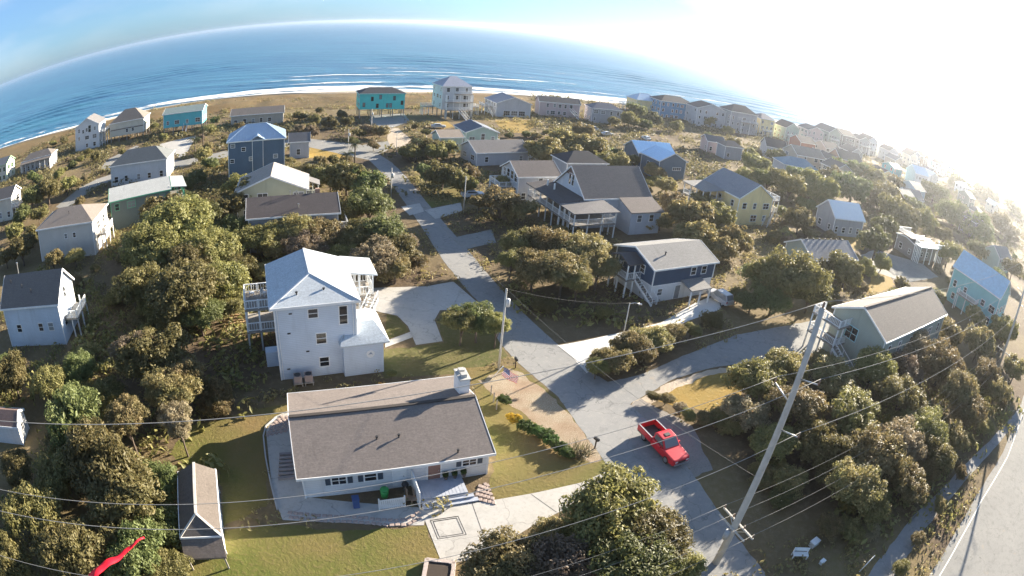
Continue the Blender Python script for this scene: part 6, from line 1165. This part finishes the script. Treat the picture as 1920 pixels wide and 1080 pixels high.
for i, (k, x, y, z, r, pi) in enumerate(TREES):
    dist = math.hypot(x, y); near = dist < 95
    nm, ds_ = KIND[k]; size = 'broad' if r > 4 else ('medium-sized' if r > 2.2 else 'small')
    rt = empty(nm, (x, y, 0), rr.uniform(0, 6.28)); tag(rt, '%s %s %s' % (size, ds_, PLACES[pi]), 'tree' if r > 1.6 else 'shrub', 'trees '+PLACES[pi])
    hz = max(.55, min(1.15, (z+.2)/(r*.62)))
    c = link('crown', rr.choice(CROWNS if near else CROWNS_S), rt, (0, 0, z)); c.scale = (r*rr.uniform(1.2, 1.5), r*rr.uniform(1.15, 1.42), r*rr.uniform(1.05, 1.4)*(1 if z > r*.5 else .85))
    c.material_slots[0].link = 'OBJECT'; q = rr.random(); c.material_slots[0].material = L_T if (k == 'b' and q < .13) else (L_DG if (k == 'o' and q < .35) else (L_O if (k == 'b' and q > .75) else LEAFM[k])); c.rotation_euler = (rr.uniform(-.16, .16), rr.uniform(-.16, .16), 0)
    t = link('trunk', rr.choice(TRUNKS), rt, (0, 0, z)); t.scale = (r*.9, r*.9, max(z+.2, .6)/1.1)
# palms
FROND = M_leaf('leaf_palm', (.06, .075, .03), (.10, .11, .045), (.05, .06, .02))
def frond_mesh():
    m = MB(); n = 9
    for k in range(n):
        t = k/(n-1); x = t*1.9; z = .55*math.sin(t*2.2)-.75*t*t; L = .55*math.sin(math.pi*min(1, t*.85+.12))
        for s in (-1, 1): 
            o = len(m.v); m.v += [(x, 0, z), (x+.12, 0, z), (x+.28, s*L, z-.25*L-.1)]; m.f.append((o, o+1, o+2))
            m.v += [(x+.1, 0, z), (x+.2, 0, z), (x+.36, s*L*.9, z-.25*L-.12)]; m.f.append((o+3, o+4, o+5))
    return m.mesh('frond', FROND)
FM = frond_mesh()
for x, y, hgt in PALMS:
    rt = empty('palm_tree', (x, y, 0)); tag(rt, 'small shaggy palm tree beside the sandy cross street', 'palm tree', 'palms')
    MB().tube([(0, 0, -.2), (.1, 0, hgt*.5), (.05, .1, hgt)], [.2, .16, .17], 8).build('trunk', BARK, rt, True)
    for i in range(15):
        f = link('frond', FM, rt, (.05, .1, hgt-.05)); f.rotation_euler = (rr.uniform(-.2, .2), rr.uniform(-.45, .75), i*2.4+rr.random()*.4); s = rr.uniform(.8, 1.2); f.scale = (s, s, s)
# named shrubs of the ranch garden
def shrub(name, x, y, z, sx, sy, sz, mat, label, mesh, cat='shrub', rz=0):
    rt = empty(name, (x, y, 0), rz); tag(rt, label, cat); c = link('crown', mesh, rt, (0, 0, z)); c.scale = (sx, sy, sz); c.material_slots[0].link = 'OBJECT'; c.material_slots[0].material = mat
    MB().tube([(0, 0, -.1), (0, 0, z)], [.05, .03], 6).build('stem', BARK, rt); return rt
shrub('golden_shrub', 1.45, 43.9, .55, .95, .75, .75, L_GOLD, 'golden yellow rounded shrub on the ranch lawn', CROWNS_S[1])
for i in range(7):
    t = i/6; shrub('hedge_shrub', 2.5+3.6*t, 43.0-3.3*t+.5*math.sin(3*t), .5, 1.0, .85, .85, L_G, 'clipped green shrub in the curved hedge along the ranch lawn', CROWNS_S[i % 4])['group'] = 'ranch lawn hedge'
shrub('garden_shrub', .3, 46.6, .6, 1.0, .8, .8, L_G, 'rounded green shrub under the striped flag', CROWNS_S[2])
rt = empty('yucca', (7.3, 40.2, 0)); tag(rt, 'spiky yucca clump at the ranch driveway mouth', 'shrub'); YUC = M_leaf('leaf_yucca', (.20, .18, .10), (.30, .26, .15), (.13, .14, .07)); m = MB()
for i in range(150):
    a = rr.uniform(0, 6.28); el = rr.uniform(.25, 1.4); L = rr.uniform(.9, 1.7); c = Vector((rr.uniform(-.9, .9), rr.uniform(-.7, .7), .1)); d = Vector((math.cos(a)*math.cos(el), math.sin(a)*math.cos(el), math.sin(el))); s = d.cross(Vector((0, 0, 1))).normalized()*.05
    o = len(m.v); m.v += [tuple(c-s), tuple(c+s), tuple(c+d*L+Vector((0, 0, -.25*L*math.cos(el))))]; m.f.append((o, o+1, o+2))
me = bpy.data.meshes.new('blades'); me.from_pydata(m.v, [], m.f); me.materials.append(YUC); link('blades', me, rt)
shrub('lemon_shrub', -11.5, 46.7, .4, .6, .5, .6, L_GOLD, 'small golden shrub at the corner of the three-storey house', CROWNS_S[0])
for r in POTS: 
    c = link('foliage', CROWNS_S[0], r, (0, 0, .55)); c.scale = (.35, .35, .4); c.material_slots[0].link = 'OBJECT'; c.material_slots[0].material = L_G
# low ground cover nobody could count
def scatter(name, label, boxes, dens, mat, smin, smax, seed, avoid=True):
    rr = random.Random(seed); m = MB(); roads = [POLY[k] for k in POLY if 'lawn' not in k or 'tall' in k] if avoid else []
    roads += [POLY[k] for k in ('ranch_lawn', 'front_lawn', 'back_lawn', 'right_lawn')] if avoid else []
    bbs = [(min(p[0] for p in q), max(p[0] for p in q), min(p[1] for p in q), max(p[1] for p in q), q) for q in roads]
    def inside(x, y):
        for a, b, c, d, q in bbs:
            if a < x < b and c < y < d:
                ins = False; j = len(q)-1
                for i in range(len(q)):
                    if (q[i][1] > y) != (q[j][1] > y) and x < (q[j][0]-q[i][0])*(y-q[i][1])/(q[j][1]-q[i][1])+q[i][0]: ins = not ins
                    j = i
                if ins: return True
        for kx, v in HF.items():
            dx, dy = x-v[0], y-v[1]; a = R(v[2]); lx, ly = math.cos(a)*dx+math.sin(a)*dy, -math.sin(a)*dx+math.cos(a)*dy
            if abs(lx) < v[3]/2+.5 and abs(ly) < v[4]/2+.5: return True
        return False
    for (x0, x1, y0, y1) in boxes:
        for i in range(int((x1-x0)*(y1-y0)*dens)):
            x, y = rr.uniform(x0, x1), rr.uniform(y0, y1)
            if noise.noise(Vector((x*.07, y*.07, seed))) < -.12 or inside(x, y): continue
            s = rr.uniform(smin, smax); zz = s*.25
            for k in range(16):
                e = Vector((rr.gauss(0, 1), rr.gauss(0, 1), abs(rr.gauss(0, .8)))).normalized(); leaf_into(m, Vector((x, y, .05))+Vector((e.x*s, e.y*s, e.z*s*.8)), e, s*.24, rr)
    me = bpy.data.meshes.new(name); me.from_pydata(m.v, [], m.f); me.materials.append(mat); o = link(name, me); o['kind'] = 'stuff'; o['label'] = label; o['category'] = 'ground cover'
scatter('undergrowth', 'low brown undergrowth on the wooded lots', [(-75, 75, 12, 130), (-175, -60, 70, 185)], .42, L_B, .3, .95, 1)
scatter('undergrowth', 'waist-high brushwood filling the thickets', [(-64, -22, 6, 46), (-78, -24, 44, 84), (30, 82, 27, 62), (0, 18, 64, 98)], .3, L_O, .7, 1.7, 9)
scatter('scrub', 'far coastal scrub between the houses', [(-200, 0, 100, 195), (0, 420, 120, 300)], .12, M_leaf('leaf_scrub', (.13, .115, .055), (.21, .175, .08), (.11, .105, .045)), .8, 2.2, 2)
scatter('dune_scrub', 'patchy dune scrub along the beach', [(-170, -60, 190, 236), (-60, 60, 205, 270)], .13, L_B, .5, 1.5, 3, False)
GLARE_HAZE = 0.00017
# ------------------------------------------------------------------ air volume added to stand in for lens glare towards the sun
hz = MB().box(-32000, 32000, -7000, 40000, -6, 44).build('glare_haze', None); hz['kind'] = 'stuff'
m = bpy.data.materials.new('glare_haze'); m.use_nodes = True; nt = m.node_tree; nt.nodes.clear()
o = nt.nodes.new('ShaderNodeOutputMaterial'); v = nt.nodes.new('ShaderNodeVolumePrincipled')
v.inputs['Color'].default_value = (.93, .95, 1, 1); v.inputs['Density'].default_value = GLARE_HAZE; v.inputs['Anisotropy'].default_value = .82
nt.links.new(v.outputs[0], o.inputs['Volume']); hz.data.materials.append(m)
